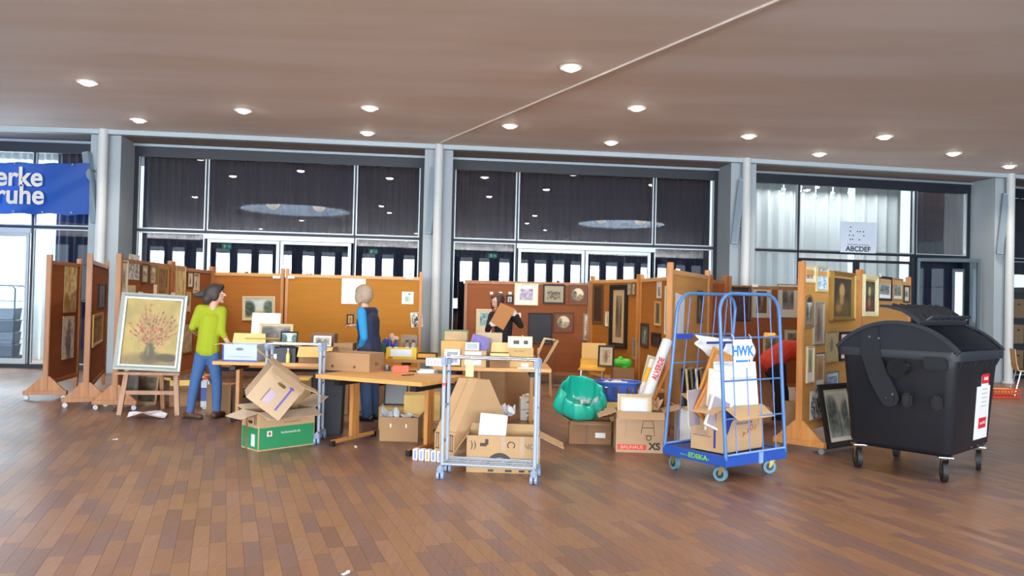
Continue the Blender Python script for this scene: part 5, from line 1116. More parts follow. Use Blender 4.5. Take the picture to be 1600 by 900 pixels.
# ---- green bag and leaning print on yellow chair
def chair(label, loc, rz, mat, legm=CHR):
    T = thing('chair', label, 'chair', loc, rz)
    b = MB(); sp = [(-.20, .44), (-.19, .455), (-.1, .45), (.1, .45), (.17, .46), (.2, .49), (.225, .62), (.25, .85), (.24, .86), (.21, .62), (.185, .5), (.16, .472), (.1, .462), (-.1, .462), (-.2, .467)]
    b.prism(sp[:6] + [(.225, .60)] + [(.213, .60)] + sp[10:], 'x', -.215, .215); b.build('seat', mat, T)
    b = MB(); b.prism([(.222, .60), (.25, .87), (.238, .87), (.21, .60)], 'x', -.20, .20); b.build('backrest', mat, T)
    for x in (-.19, .19):
        for y0, y1 in ((-.14, -.2), (.14, .24)): b = MB(); b.tube([(x * .9, y0, .45), (x, y1, .0)], .011, 8); b.build('leg', legm, T, True)
    return T
YEL = M('d9a93c', .35, var=.05)
p = G(925, 622); T = chair('yellow plywood chair standing in the middle of the booth', (p.x + .02, p.y + .25, 0), R(-10), YEL); cc = T.location.copy()
picture('small dark framed striped print leaning on the yellow chair seat', Matrix.Translation((cc.x + .24, cc.y + .12, .66)) @ Matrix.Rotation(R(-14), 4, 'Z') @ Matrix.Rotation(R(-10), 4, 'X'), .27, .36, frame='2a2624', fw=.03, mount='c9bea0', mw_=.035, kind='figure', bgc='b9a988', fg='6c4c38', seed=5)
T = thing('green_bag', 'bright green plastic bag beside the yellow chair', 'bag', (cc.x + .50, cc.y + .1, .0)); blob('film', [('c', (-.08, 0, .56), .07, (.1, 0, .55), .08), ('c', (-.02, 0, .62), .05, (.06, 0, .48), .07)], M('45c23a', .35, bump=.3, scale=10), T, .012, 2)
T['label'] = 'bright green plastic bag on a carton beside the yellow chair'; T, _ = carton('small brown carton carrying the bright green bag', (cc.x + .52, cc.y + .12, 0), 0, .35, .3, .47, CARD, closed=True)
p = G(1592, 618); T = chair('pale wooden chair with chrome legs at the right edge of the photo', (p.x + .15, p.y, 0), R(70), M('c49a68', .4), CHR)
# folded beige easel-like chair frame
p = G(838, 620); T = thing('folding_chair', 'folded beige tubular chair frame leaning beside the table', 'chair', (p.x, p.y, 0), R(0)); FR = M('dcc79c', .4)
for y in (0, .32):
    b = MB(); b.tube([(-.25, y, .98), (.06, y, .42), (.22, y, .42), (.24, y, .0)], .013, 8); b.build('frame_tube', FR, T, True)
    b = MB(); b.tube([(.05, y, .40), (.34, y, .92), (.12, y, .94), (.02, y, .7)], .013, 8); b.build('frame_tube', FR, T, True)
b = MB(); b.box((.02, .16, .68), (.03, .3, .18)); b.build('seat_panel', M('c9ac6c', .5), T)
p = G(864, 606); T = thing('floor_stand', 'thin grey metal stand by the folded chair', 'stand', (p.x, p.y, 0)); b = MB(); b.tube([(0, 0, 0), (0, 0, .85)], .008, 8); b.build('pole', METAL, T, True); b = MB(); b.sph((0, 0, .86), .02, 10); b.build('tip', WHITE, T, True); b = MB(); b.cyl((0, 0, 0), (0, 0, .015), .1, seg=20); b.build('base', METAL, T)
# ================================================================ TABLES AND WHAT STANDS ON AND UNDER THEM
# t1: foreground table with one corner towards the camera
cr = Vector((-.85, 7.62)); e1 = Vector((-.90, .435)).normalized(); e2 = Vector((-e1.y, e1.x)) * -1
if e2.y < 0: e2 = -e2
L1, W1 = 1.3, .88; cen = cr + e1 * (L1 / 2) + e2 * (W1 / 2); an = math.atan2(-e1.y, -e1.x)
T1 = table('foreground beech table with slatted legs, corner towards the camera', (cen.x, cen.y), an, L1, W1, inset=.18)
def on(px, py, z=.741): return G(px, py, z)
def deco(T, lab, x, z, w_, h_, mat=WHITE, y=-.0015): plate(T, lab, x, z, w_, h_, mat, y)
p = on(503, 578); T, _ = carton('low brown tray box on the left end of the foreground table', (p.x + .0, p.y, .741), an + R(8), .58, .34, .20, CARD, anchor=(-1, -1), holes=(1,), hz=.4)
for x in (.13, .40): b = MB(); b.cyl((x, -.001, .05), (x, -.003, .05), .016, seg=14); b.build('hole_shade_disc', M('5a3826'), T)  # brown discs on the front, their colour standing in for shade inside punched holes
def book(label, loc, rz, w_, d_, h_, cover, pages='e2ddd0', group=None, nm='book'):
    T = thing(nm, label, 'book', loc, rz, group); b = MB(); b.box((0, 0, h_ / 2), (w_ - .008, d_ - .006, h_ - .006)); b.build('pages', M(pages, .8), T)
    for z in (.0015, h_ - .0015): b = MB(); b.box((0, 0, z), (w_, d_, .003)); b.build('cover', M(cover, .5), T)
    b = MB(); b.box((0, -d_ / 2, h_ / 2), (w_, .003, h_)); b.build('spine', M(cover, .5), T); return T
gB = 'books and papers on the foreground table'
p = on(663, 583); book('lower pale book of the white pile on the foreground table', (p.x, p.y + .05, .741), .3, .17, .13, .022, 'd4d8dc', group=gB); book('upper blue grey book of the white pile on the foreground table', (p.x + .02, p.y + .07, .764), .15, .16, .12, .016, 'aebfd0', group=gB)
p = on(622, 582); book('red book lying near the middle of the foreground table', (p.x, p.y + .05, .741), .2, .13, .1, .022, 'c83038', group=gB)
p = on(624, 582); T, _ = carton('small bright orange open box behind the red book', (p.x + .01, p.y + .04, .741), .1, .17, .12, .07, M('e0522c', .5), holes=())
p = on(604, 580); T = thing('small_jar', 'small dark lidded jar on the foreground table', 'jar', (p.x, p.y + .05, .741)); b = MB(); b.lathe([(.0001, 0), (.035, 0), (.04, .02), (.036, .05), (.0001, .05)], 16); b.build('body', M('4a4444', .3), T, True); b = MB(); b.lathe([(.038, .05), (.04, .065), (.0001, .068)], 16); b.build('lid', METAL, T, True)
b = None
p = on(636, 588); T = thing('stick', 'thin dark stick lying across the back of the foreground table', 'stick', (p.x, p.y + .03, .741)); b = MB(); b.cyl((-.06, 0, .008), (.06, .08, .008), .006); b.build('shaft', M('3a2a20'), T)
p = G(607, 600, .741)
# t3 : long table on the left behind the racks
T3 = table('long table at the left, loaded with boxes of frames', (-2.78, 9.85), R(-1), 1.6, .75, inset=.2)
T3b = table('rear table behind the grey-haired person, with the yellow box', (-.92, 10.78), R(-1), 1.4, .7, inset=.2)
T2 = table('table with crates and boxes in front of the person in black', (-.22, 9.85), R(1), 1.42, .8, inset=.22)
tz = .741
p = on(398, 560); T, _ = carton('pale blue and white archive box on the left table', (p.x, 9.62, tz), R(-2), .42, .3, .21, M('b9c4d4', .6, var=.04), flaps=(None, None, 100, 185), holes=(0,), fl=.12, flapmat=M('e0bd7a', .8))
plate(T, 'blue_edge', 0, .01, .42, .02, M('3a56a8'), -.1515); plate(T, 'blue_edge', -.2, .1, .018, .2, M('3a56a8'), -.1515); plate(T, 'print_line', 0, .06, .3, .006, M('8090b0'), -.1515)
picture('landscape board of white mount standing high behind the blue archive box', Matrix.Translation((D(415, 510, 10.0).x, 10.02, 1.13)) @ Matrix.Rotation(R(-8), 4, 'X'), .36, .38, frame='e6e8ea', fw=.04, kind='plain', bgc='f0f0f0', seed=1)
picture('dark framed long print leaning in front of the white mount', Matrix.Translation((D(431, 520, 9.9).x, 9.92, 1.08)) @ Matrix.Rotation(R(-8), 4, 'X'), .42, .22, frame='c9b184', fw=.03, kind='street', bgc='8a8478', fg='3a3734', seed=2)
T, _ = carton('brown carton between the blue box and the black box on the left table', (D(420, 550, 9.95).x, 9.97, tz), 0, .5, .28, .24, CARDD, flaps=(160, None, None, None), fl=.1, flapmat=M('e0b565', .8))
T, _ = carton('black storage box on the left table', (D(447, 552, 9.65).x, 9.66, tz), 0, .30, .28, .17, M('2e333c', .5), flaps=(None, None, 92, None), fl=.05)
plate(T, 'label', -.1, .07, .05, .06, WHITE, -.1415)
picture('small black framed green picture standing on the black storage box', Matrix.Translation((D(453, 523, 9.7).x, 9.68, tz + .27)) @ Matrix.Rotation(R(-10), 4, 'X'), .21, .19, frame='1c1c1e', fw=.018, kind='landscape', bgc='b0c4b8', seed=4)
T, _ = carton('brown carton with yellow lid flap hanging in front, on the left table', (D(497, 558, 9.7).x, 9.72, tz), 0, .42, .28, .19, CARD, flaps=(222, None, None, 170), fl=[.17, .1, .1, .1], flapmat=M('e8c078', .8))
picture('small white framed print sticking out of the yellow lidded carton', Matrix.Translation((D(505, 518, 9.85).x, 9.84, tz + .25)) @ Matrix.Rotation(R(-6), 4, 'X'), .22, .13, frame='e4e0d6', fw=.02, kind='engraving', bgc='a8a090', seed=4)
T, _ = carton('dark brown shoebox behind the small white framed print', (D(507, 515, 10.05).x, 10.06, tz), 0, .30, .2, .33, M('7a5a48', .8), closed=True)
T, _ = carton('plain brown carton left of the grey-haired person', (D(535, 550, 9.8).x, 9.95, tz), 0, .24, .24, .23, CARD)
p = D(455, 545, 9.4); T = thing('bottle', 'slim pale yellow bottle hanging between the rack tubes', 'bottle', (D(455, 545, 9.6).x, 9.47, tz)); b = MB(); b.lathe([(.0001, 0), (.022, 0), (.024, .01), (.024, .1), (.009, .13), (.009, .16), (.0001, .16)], 16); b.build('body', M('d8cf70', .25), T, True); b = MB(); b.cyl((0, 0, .155), (0, 0, .175), .011); b.build('cap', WHITE, T)
# rear table: yellow box with spray bottles and parcels
ty = 10.55; x = D(629, 545, ty).x
T, _ = carton('yellow and white cardboard display tray on the rear table', (x, ty, tz), 0, .40, .24, .15, M('f0c21c', .5, var=.03), flaps=(None, None, None, None)); plate(T, 'white_panel', 0, .085, .28, .09, M('e8ecf2'), -.1215); plate(T, 'red_mark', -.14, .02, .06, .02, M('d04828'), -.1215)
for k, (px, c_) in enumerate(((609, '2a3c8c'), (619, '3c4c94'), (636, '8a7468'), (646, 'a09488'))):
    X = D(px, 530, ty + .03).x; T = thing('spray_can', ['dark blue can, leftmost in the yellow tray', 'blue can, second from left in the yellow tray', 'brownish can, third from left in the yellow tray', 'beige can, rightmost in the yellow tray'][k], 'can', (X, ty + .03, tz + .006), 0, 'cans in the yellow tray')
    b = MB(); b.lathe([(.0001, 0), (.032, 0), (.034, .02), (.034, .19), (.022, .21), (.0001, .212)], 18); b.build('body', M(c_, .35), T, True); b = MB(); b.cyl((0, 0, .08), (0, 0, .15), .0347, seg=18, caps=False); b.build('label', WHITE, T, True); b = MB(); b.cyl((0, 0, .21), (0, 0, .245), .018); b.build('cap', M('3a3a44', .4), T)
T = thing('blue_bag', 'dark blue bag of odds and ends left of the cans', 'bag', (D(597, 530, ty).x, ty + .12, tz)); blob('film', [('c', (-.05, 0, .05), .06, (.05, 0, .2), .07), ('c', (.1, 0, .1), .06, (.05, 0, .22), .05)], M('2c3a8c', .5, bump=.3, scale=14), T, .012, 2)
T = thing('green_bag', 'dark green cloth bag left of the yellow tray', 'bag', (D(600, 545, ty).x, ty - .14, tz)); blob('cloth', [('c', (-.02, 0, .07), .06, (.0, 0, .17), .05)], M('24503c', .8, bump=.3, scale=14), T, .012, 2)
T = thing('ornament', 'small pink and gold bric-a-brac figurine on the rear table', 'figurine', (D(612, 515, ty + .2).x, ty + .22, tz)); blob('body', [('c', (0, 0, .06), .05, (0, 0, .22), .035), ('e', (.0, 0, .29), (.035, .035, .04), None), ('e', (.06, 0, .25), (.05, .03, .04), None)], M('c4a088', .5, var=.3, scale=30), T, .01, 2)
T, _ = carton('grey brown patterned parcel behind the cans in the yellow tray', (D(640, 520, ty + .2).x, ty + .25, tz), 0, .22, .16, .30, M('94806a', .7, var=.3, scale=20), closed=True)
T, _ = carton('low tray with yellow papers at the right end of the rear table', (D(668, 550, 10.6).x, 10.62, tz), 0, .26, .24, .08, M('5a3420', .7), flaps=(None,) * 4); plate(T, 'yellow_front', 0, .05, .24, .05, M('e8b848'), -.1215)
# t2 objects
ty = 9.6
T, _ = carton('white tray of labelled folders on the left end of the crates table', (D(681, 555, ty).x, ty, tz), 0, .22, .2, .09, M('dcdce0', .7), closed=True); 
for k in range(5): plate(T, 'folder_mark', -.08 + k * .04, .045, .008, .06, M('a4a4b0'), -.1015)
T, _ = carton('wooden crate of frames with a white framed print in front', (D(709, 545, ty + .1).x, ty + .16, tz), 0, .30, .26, .30, M('c79c5c', .7), flaps=(None,) * 4)
picture('green edged tan board standing behind the wooden crate', Matrix.Translation((D(712, 522, ty + .34).x, ty + .36, tz + .3)) @ Matrix.Rotation(R(-5), 4, 'X'), .32, .25, frame='6b8458', fw=.02, kind='plain', bgc='b9966c', seed=4)
picture('small white framed grey print in front of the wooden crate', Matrix.Translation((D(707, 552, ty - .05).x, ty - .06, tz + .11)) @ Matrix.Rotation(R(-6), 4, 'X'), .19, .19, frame='e8e8e8', fw=.03, kind='plain', bgc='8c92a0', seed=4)
T, _ = carton('beige carton with white handwritten sheet in front', (D(741, 552, ty).x, ty + .02, tz), 0, .30, .24, .20, CARDL, flaps=(None, None, 100, None), fl=.06, holes=(1,)); plate(T, 'sheet', -.01, .105, .2, .16, WHITE, -.1215); text('Rahmen', .04, face_front(-.02, -.1235, .13), M('8a98a8'), T); text('klein', .04, face_front(.0, -.1235, .08), M('8a98a8'), T)
T, _ = carton('purple patterned box tilted on top of the beige carton', (0, 0, 0), 0, .22, .14, .16, M('6a5aa0', .5, var=.5, scale=22), closed=True, mw=Matrix.Translation((D(747, 528, ty).x, ty + .1, tz + .205)) @ Matrix.Rotation(R(14), 4, 'Y'))
picture('small grey framed print in the mouth of the beige carton', Matrix.Translation((D(738, 533, ty - .02).x, ty - .0, tz + .24)) @ Matrix.Rotation(R(-6), 4, 'X'), .17, .1, frame='d0d0cc', fw=.02, kind='plain', bgc='a8acb0', seed=4)
T, _ = carton('brown carton with cream flap folded forwards on the crates table', (D(781, 555, ty).x, ty + .04, tz), 0, .24, .24, .17, CARDD, flaps=(225, None, 95, None), fl=[.11, .1, .12, .1], flapmat=M('ecc98c', .8))
T, _ = carton('large tan carton with handwriting at the right end of the crates table', (D(814, 550, ty).x, ty + .08, tz), 0, .30, .26, .24, M('c2a068', .8, var=.06), flaps=(None,) * 4); text('Glas Bilder', .03, face_front(-.02, -.1315, .20), M('8a6c3c'), T); text('Rahmen', .045, face_front(0, -.1315, .12), M('a07c48'), T); plate(T, 'label', .05, .03, .09, .05, M('c8ccd4'), -.1315)
picture('pale board with two dark windows standing in the large tan carton', Matrix.Translation((D(813, 523, ty + .05).x, ty + .05, tz + .30)) @ Matrix.Rotation(R(-4), 4, 'X'), .30, .15, frame='eadfb4', fw=.015, kind='plain', bgc='efe8d0', seed=4)
T = bpy.data.objects[-1] if False else None
for k, px in enumerate((807, 822)): 
    T = thing('photo_print', ('left' if k == 0 else 'right') + ' small dark photo mounted on the pale board in the tan carton', 'photo', (D(px, 524, ty).x, ty + .012, tz + .285)); b = MB(); b.box((0, 0, .02), (.07 if k == 0 else .05, .004, .045)); b.build('print', M('4c4640'), T)
T, _ = carton('tan carton standing behind the others, by the gloved hand', (D(765, 520, ty + .3).x, ty + .32, tz), 0, .32, .2, .40, M('bfa888', .8), flaps=(None,) * 4)
T = book('flat white book at the right end of the crates table', (D(822, 563, ty - .15).x, ty - .14, tz), 0, .2, .12, .016, 'e4dccb')
# under the tables
gU = 'boxes under the tables'
for lb, px, Y, w_, d_, h_, mt, cl in (
    ('brown box under the left table, left of the table legs', 322, 11.6, .4, .3, .35, CARD, True), ('small brown box with a handle hole by the legs of the person in green', 350, 10.2, .3, .3, .38, CARD, True),
    ('dark box under the middle of the left table', 395, 10.2, .35, .3, .35, M('4a3a30', .8), True), ('open yellowish box under the right part of the left table', 470, 9.9, .4, .3, .42, CARDL, False),
    ('white crate under the rear table left', 560, 10.9, .3, .3, .25, M('d8d8dc', .7), False), ('brown carton under the rear table', 600, 11.0, .35, .3, .5, CARD, True),
    ('yellow taped carton under the foreground table', 663, 8.95, .40, .3, .47, M('d2ae68', .8), True), ('low beige carton behind the legs of the grey-haired person', 535, 10.6, .3, .3, .38, CARDL, True),
    ('small brown carton between table leg and tall carton', 683, 8.35, .2, .2, .24, CARD, True), ('brown carton under the crates table with lettering', 765, 10.9, .5, .3, .6, CARD, True),
    ('wide brown carton at right under the crates table', 815, 11.6, .4, .3, .75, CARD, True), ('dark crate under the left end of the crates table', 718, 9.9, .3, .3, .5, M('3a302a', .8), False)):
    q = D(px, 500, Y); carton(lb, (q.x, Y, 0), random.Random(px).uniform(-.12, .12), w_, d_, h_, mt, closed=cl, flaps=(None,) * 4 if cl else (170, 150, None, 160), fl=.1, group=gU, holes=(0,) if w_ < .36 and cl else ())
p = D(620, 610, 9.2); picture('dark glazed board leaning under the foreground table', Matrix.Translation((D(619, 620, 9.3).x, 9.3, .42)) @ Matrix.Rotation(R(-10), 4, 'X'), .28, .27, frame='2c2c30', fw=.02, kind='plain', bgc='44474c', seed=4, glazed=True)
T, _ = carton('long yellowish tray box supporting the dark glazed board', (D(619, 640, 9.3).x, 9.36, 0), 0, .38, .3, .27, M('c8a86a', .8), closed=True)
# black draped stand at the left end of the foreground table
p = D(515, 600, 8.95); T = thing('black_bin', 'tall black plastic crate standing at the left end of the foreground table', 'crate', (p.x, p.y, 0), R(6)); b = MB(); pr = [(-.15, 0), (.15, 0), (.165, .66), (-.165, .66)]; b.prism(pr, 'y', -.16, .16); b.build('body', M('1a1a22', .6, var=.2), T); b = MB(); b.box((0, 0, .67), (.35, .34, .03), bev=.01); b.build('rim', M('22222c', .5), T)
T, _ = carton('small carton with yellow flap behind the tilted moving box', (D(474, 583, 9.1).x, 9.1, 0), 0, .24, .2, .62, CARDL, flaps=(200, 150, None, None), fl=.08, flapmat=M('e4b54c', .8))
# two small white drawers, red box, under crates table right
p = G(824, 657)
for k, z in enumerate((0, .142)):
    T = thing('storage_drawer', ('lower' if k == 0 else 'upper') + ' of two small white drawer boxes stacked on the floor', 'box', (p.x, p.y + .12, z), R(4), 'small white drawer boxes'); b = MB(); b.box((0, 0, .07), (.2, .24, .138), bev=.004); b.build('body', M('e2dccf', .7, var=.04), T); b = MB(); b.box((0, -.1215, .095), (.05, .004, .02), bev=.002); b.build('handle', M('8a6a44'), T)
crumple('crumpled pale paper on top of the white drawer boxes', 'paper_ball', (p.x, p.y + .12, .29), .14, .1, .05, M('c8c6b4', .7), 21, cat='paper')
p = G(787, 660); T = thing('red_black_box', 'small red box with black lid on the floor by the white drawers', 'box', (p.x, p.y + .08, 0), R(-4)); b = MB(); b.box((0, 0, .04), (.13, .14, .08)); b.build('body', M('d83424', .5), T); b = MB(); b.box((.01, 0, .105), (.16, .16, .05), bev=.01); b.build('lid', BLACKP, T)
# ---- by the easel: low frames and things on the floor
for k, (px, Y, w_, h_, c_, lb) in enumerate(((197, 10.6, .3, .5, '5a5048', 'dark frame back leaning behind the left leg of the easel'), (225, 10.9, .42, .4, 'a58a5c', 'tan frame leaning under the easel painting'), (262, 11.2, .34, .42, '8a5c34', 'brown wooden frame leaning right of the easel legs'))):
    X = D(px, 600, Y).x; picture(lb, Matrix.Translation((X, Y, h_ / 2 + .01)) @ Matrix.Rotation(R([20, -6, 10][k]), 4, 'Z') @ Matrix.Rotation(R(-10), 4, 'X'), w_, h_, frame=c_, fw=.03, kind='wash', bgc='6a5a48', fg='3a302a', seed=k, group='frames standing around the easel')
T, _ = carton('yellow paper lined box between easel and person in green', (D(287, 600, 10.9).x, 10.9, 0), R(20), .34, .3, .36, CARD, flaps=(205, 160, None, 170), fl=.14, flapmat=M('e0c474', .8))
T = thing('detergent_bottle', 'white bottle with blue and red print behind the legs of the person in green', 'bottle', (D(321, 610, 10.6).x, 10.6, 0)); b = MB(); b.box((0, 0, .2), (.11, .08, .4), bev=.025); b.build('body', M('c9d2e0', .4), T); b = MB(); b.box((0, -.041, .2), (.09, .002, .18)); b.build('label', M('3c5cb0', .4), T); b = MB(); b.cyl((0, 0, .39), (0, 0, .45), .025); b.build('cap', M('e05a3c', .4), T)
# ---- behind / right of roll cage
for lb, px, Y, w_, h_, mt in (('white carton with frames standing behind the roll cage left', 1090, 8.9, .42, .40, M('cfd0cc', .7)), ('flat brown carton on the floor behind the roll cage', 1150, 10.2, .5, .25, CARD), ('narrow tan carton leaning at the foot of the right partition', 1238, 9.25, .1, .45, CARDL), ('brown carton behind the legs of the person in red', 1180, 12.2, .5, .4, CARD)):
    carton(lb, (D(px, 500, Y).x, Y, 0), 0, w_, .3 if w_ > .2 else .1, h_, mt, flaps=(None,) * 4 if h_ > .4 else (160, None, None, 150), fl=.1)
for k, (px, c_) in enumerate(((1068, '3a2c28'), (1078, 'b89a5c'), (1086, '4a443c'), (1094, 'c8b890'), (1102, '5a3c28'))):
    picture(['dark brown frame, first from left', 'gold frame, second from left', 'charcoal frame, third from left', 'cream frame, fourth from left', 'red brown frame, fifth from left'][k] + ', in the white carton behind the roll cage', Matrix.Translation((D(px, 570, 8.9).x, 8.86 + k * .015, .62)) @ Matrix.Rotation(R(62), 4, 'Z') @ Matrix.Rotation(R(-6), 4, 'X'), .28, .44, frame=c_, fw=.03, kind='plain', bgc='6a5c50', seed=k, group='frames in the white carton behind the roll cage')
# ---- right edge: orange basket, shelf of boxes beyond the glass
p = G(1570, 622); T = thing('orange_basket', 'orange red plastic basket on the floor right of the container', 'basket', (p.x, p.y + .1, 0), R(5)); OR = M('c8482a', .45)
b = MB()
for z in (.02, .09, .15): b.box((0, -.15, z), (.5, .012, .03)); b.box((0, .15, z), (.5, .012, .03)); b.box((-.25, 0, z), (.012, .3, .03)); b.box((.25, 0, z), (.012, .3, .03))
for k in range(9): b.box((-.25 + k * .0625, -.15, .085), (.012, .014, .16)); b.box((-.25 + k * .0625, .15, .085), (.012, .014, .16))
b.box((0, 0, .006), (.5, .3, .01)); b.build('body', OR, T); b = MB(); b.box((0, 0, .12), (.4, .22, .08), bev=.02); b.build('contents', M('d8b050', .6), T)
m_ = bays[5].matrix_basis
T = thing('shelf_unit', 'dark shelf with cartons beyond the glass at the right edge', 'shelf', mw=Matrix.Translation((bays[5].location.x, bays[5].location.y, 0)) @ Matrix.Rotation(bays[5].rotation_euler.z, 4, 'Z') @ Matrix.Translation((2.9, 2.2, 0)))
for z in (.1, .75, 1.4, 2.05): b = MB(); b.box((0, 0, z), (1.6, .5, .04)); b.build('shelf_board', M('2c2c30', .6), T)
for x in (-.8, 0, .8): b = MB(); b.box((x, 0, 1.1), (.04, .5, 2.2)); b.build('upright', M('2c2c30', .6), T)
SM = T.matrix_basis
for z, zn in ((.121, 'bottom'), (.771, 'second'), (1.421, 'third')):
    for k in range(4): carton('brown carton on the %s shelf beyond the glass, %s' % (zn, ['leftmost', 'second from left', 'third from left', 'rightmost'][k]), (0, 0, 0), 0, .36, .4, .42 + .05 * ((k * 7) % 3), [CARDL, CARD, CARDD][k % 3], closed=True, holes=(0,), mw=SM @ Matrix.Translation((-.58 + k * .39, 0, z)), group='cartons on the shelf beyond the glass')
# ---- left edge: roll cage with dark crates near the doorway, turquoise crate
p = G(2, 570); T = thing('wire_trolley', 'dark wire roll cage at the left edge by the doorway', 'roll container', (p.x - .1, p.y, 0), R(12)); DK = M('2e3a44', .5)
for y in (0, .55):
    b = MB(); b.tube([(-.3, y, .12), (-.3, y, 1.55), (-.25, y, 1.62), (.25, y, 1.62), (.3, y, 1.55), (.3, y, .12)], .015, 8); b.build('side_frame', DK, T, True)
    for z in (.5, .9, 1.3): b = MB(); b.tube([(-.3, y, z), (.3, y, z)], .006, 6); b.build('crossbar', DK, T)
b = MB(); b.box((0, .27, .14), (.64, .6, .05)); b.build('deck', DK, T)
for x in (-.25, .25):
    for y in (.05, .5): b = MB(); b.cyl((x - .02, y, .055), (x + .02, y, .055), .055, seg=16); b.build('castor', BLACKP, T, True)
pm = T.matrix_basis
for k in range(4): 
    T = thing('plastic_crate', ['bottom', 'second lowest', 'third lowest', 'top'][k] + ' grey plastic crate stacked in the wire roll cage', 'crate', mw=pm @ Matrix.Translation((0, .27, .167 + k * .25)), group='grey crates in the wire roll cage'); b = MB(); b.prism([(-.24, 0), (.24, 0), (.27, .22), (-.27, .22)], 'y', -.2, .2); b.build('body', M('6a7484' if k % 2 else '505a6a', .6), T); b = MB(); b.box((0, 0, .23), (.56, .42, .02)); b.build('rim', M('7c8696', .5), T)
p = G(28, 542); T = thing('turquoise_bag', 'turquoise bag on the floor beyond the doorway at the far left', 'bag', (p.x, p.y, 0)); blob('film', [('c', (-.15, 0, .2), .2, (.15, 0, .25), .2), ('c', (0, 0, .2), .2, (0, 0, .6), .16), ('c', (-.2, 0, .5), .12, (.2, 0, .6), .12)], M('2cb0b4', .4, bump=.3), T, .03, 2, cuts=[((0, 0, .003), (0, 0, -1))])
# cream litter bits on the floor
for k, (px, py, lb) in enumerate(((180, 687, 'small white paper scrap on the floor left of the green box'), (540, 897, 'tiny cream scrap on the parquet at the bottom edge'), (556, 699, 'tiny white scrap on the floor below the foreground table'))):
    p = G(px, py); T = thing('paper_scrap', lb, 'scrap', (p.x, p.y, 0), k); b = MB(); b.box((0, 0, .004), (.05, .02, .004)); b.box((.02, 0, .01), (.02, .02, .004), .5); b.build('paper', WHITE, T)
# ================================================================ PEOPLE
V3 = Vector
def person(label, base, s, J, cl, rz=0):
    """J: joints in (px, py, depth) relative to the foot pixel; s metres per pixel"""
    T = thing('person', label, 'person', base, rz)
    Q = {k: V3(v) for k, v in J.items()}; f = Q['face'].normalized(); sd = (Q['shR'] - Q['shL']).normalized(); hd = (Q['hpR'] - Q['hpL']).normalized()
    g = cl.get('girth', 1.0); sk = []
    sk += [('c', Q['chest'], .105 * g, Q['waist'], .10 * g, sd, .75), ('c', Q['waist'], .10 * g, Q['pelvis'], .115 * g, hd, .8), ('c', Q['neck'] - V3((0, 0, .06)), .055, Q['head'], .048), ('c', Q['shL'], .05, Q['shR'], .05)]
    for a in 'LR':
        sk += [('c', Q['sh' + a], .046, Q['el' + a], .036), ('c', Q['el' + a], .037, Q['wr' + a], .026), ('c', Q['hp' + a], .078, Q['kn' + a], .05), ('c', Q['kn' + a], .05, Q['an' + a], .034)]
        hand(sk, Q['wr' + a], Q['hd' + a], Q['pn' + a], Q.get('th' + a, V3((0, -1, .5))), .95, .6)
    up = Q.get('up', V3((0, 0, 1))); head(sk, Q['head'], f, up)
    blob('body', sk, SKIN, T, .0075, 3); face_bits(T, Q['head'], f, up)
    e = .02; tp = [('c', Q['chest'], (.135 + e) * g, Q['waist'], (.118 + e) * g, sd, .72), ('c', Q['waist'], (.118 + e) * g, Q['pelvis'] + (Q['waist'] - Q['pelvis']) * cl.get('hem', .25), (.135 + e) * g, hd, .76),
                  ('c', Q['shL'], .062, Q['shR'], .062), ('c', Q['neck'] - V3((0, 0, .05)), .07, Q['chest'], .11, sd, .8)]
    sl = cl.get('sleeve', 1.0)
    slv = []
    for a in 'LR':
        S, E, W_ = Q['sh' + a], Q['el' + a], Q['wr' + a]; slv.append(('c', S, .064, E, .05))
        if sl > 0: slv.append(('c', E, .05, E + (W_ - E) * sl, .042 - .004 * sl))
    if cl.get('vest'): blob(cl['vname'], tp, cl['vest'], T, .011, 5); blob('sleeve', slv[:len(slv) // 2], cl['top'], T, .011, 4); blob('sleeve', slv[len(slv) // 2:], cl['top'], T, .011, 4)
    else: blob(cl['tname'], tp + slv, cl['top'], T, .011, 5)
    bt = [('c', Q['pelvis'] + (Q['waist'] - Q['pelvis']) * .3, .125 * g, Q['pelvis'] - V3((0, 0, .03)), .135 * g, hd, .78)]
    for a in 'LR': bt += [('c', Q['hp' + a], .098 * g, Q['kn' + a], .068 * g ** .7), ('c', Q['kn' + a], .068 * g ** .7, Q['an' + a], .055 * g)]
    blob(cl['bname'], bt, cl['bottom'], T, .011, 5)
    for a in 'LR': shoe(T, Q['an' + a], Q['an' + a] + Q['to' + a], cl['shoe'])
    if cl.get('hair'):
        r = f.cross(up).normalized(); B_ = (r, f, up); hp = []; h = Q['head']
        for (x, y, z, a, b, c) in cl['hair']: hp.append(('e', h + r * x + f * y + up * z, (a, b, c), B_))
        blob('hair', hp + cl.get('hair_x', []), cl['hairm'], T, .009, 2)
    if cl.get('gloves'):
        gl = []
        for a in 'LR': hand(gl, Q['wr' + a], Q['hd' + a], Q['pn' + a], Q.get('th' + a, V3((0, -1, .5))), 1.16, .6)
        h_ = len(gl) // 2; blob('glove', gl[:h_], cl['gloves'], T, .007, 2); blob('glove', gl[h_:], cl['gloves'], T, .007, 2)
    return T
def rel(px0, py0, s): return lambda px, py, d=0.0: ((px - px0) * s, d, (py0 - py) * s)
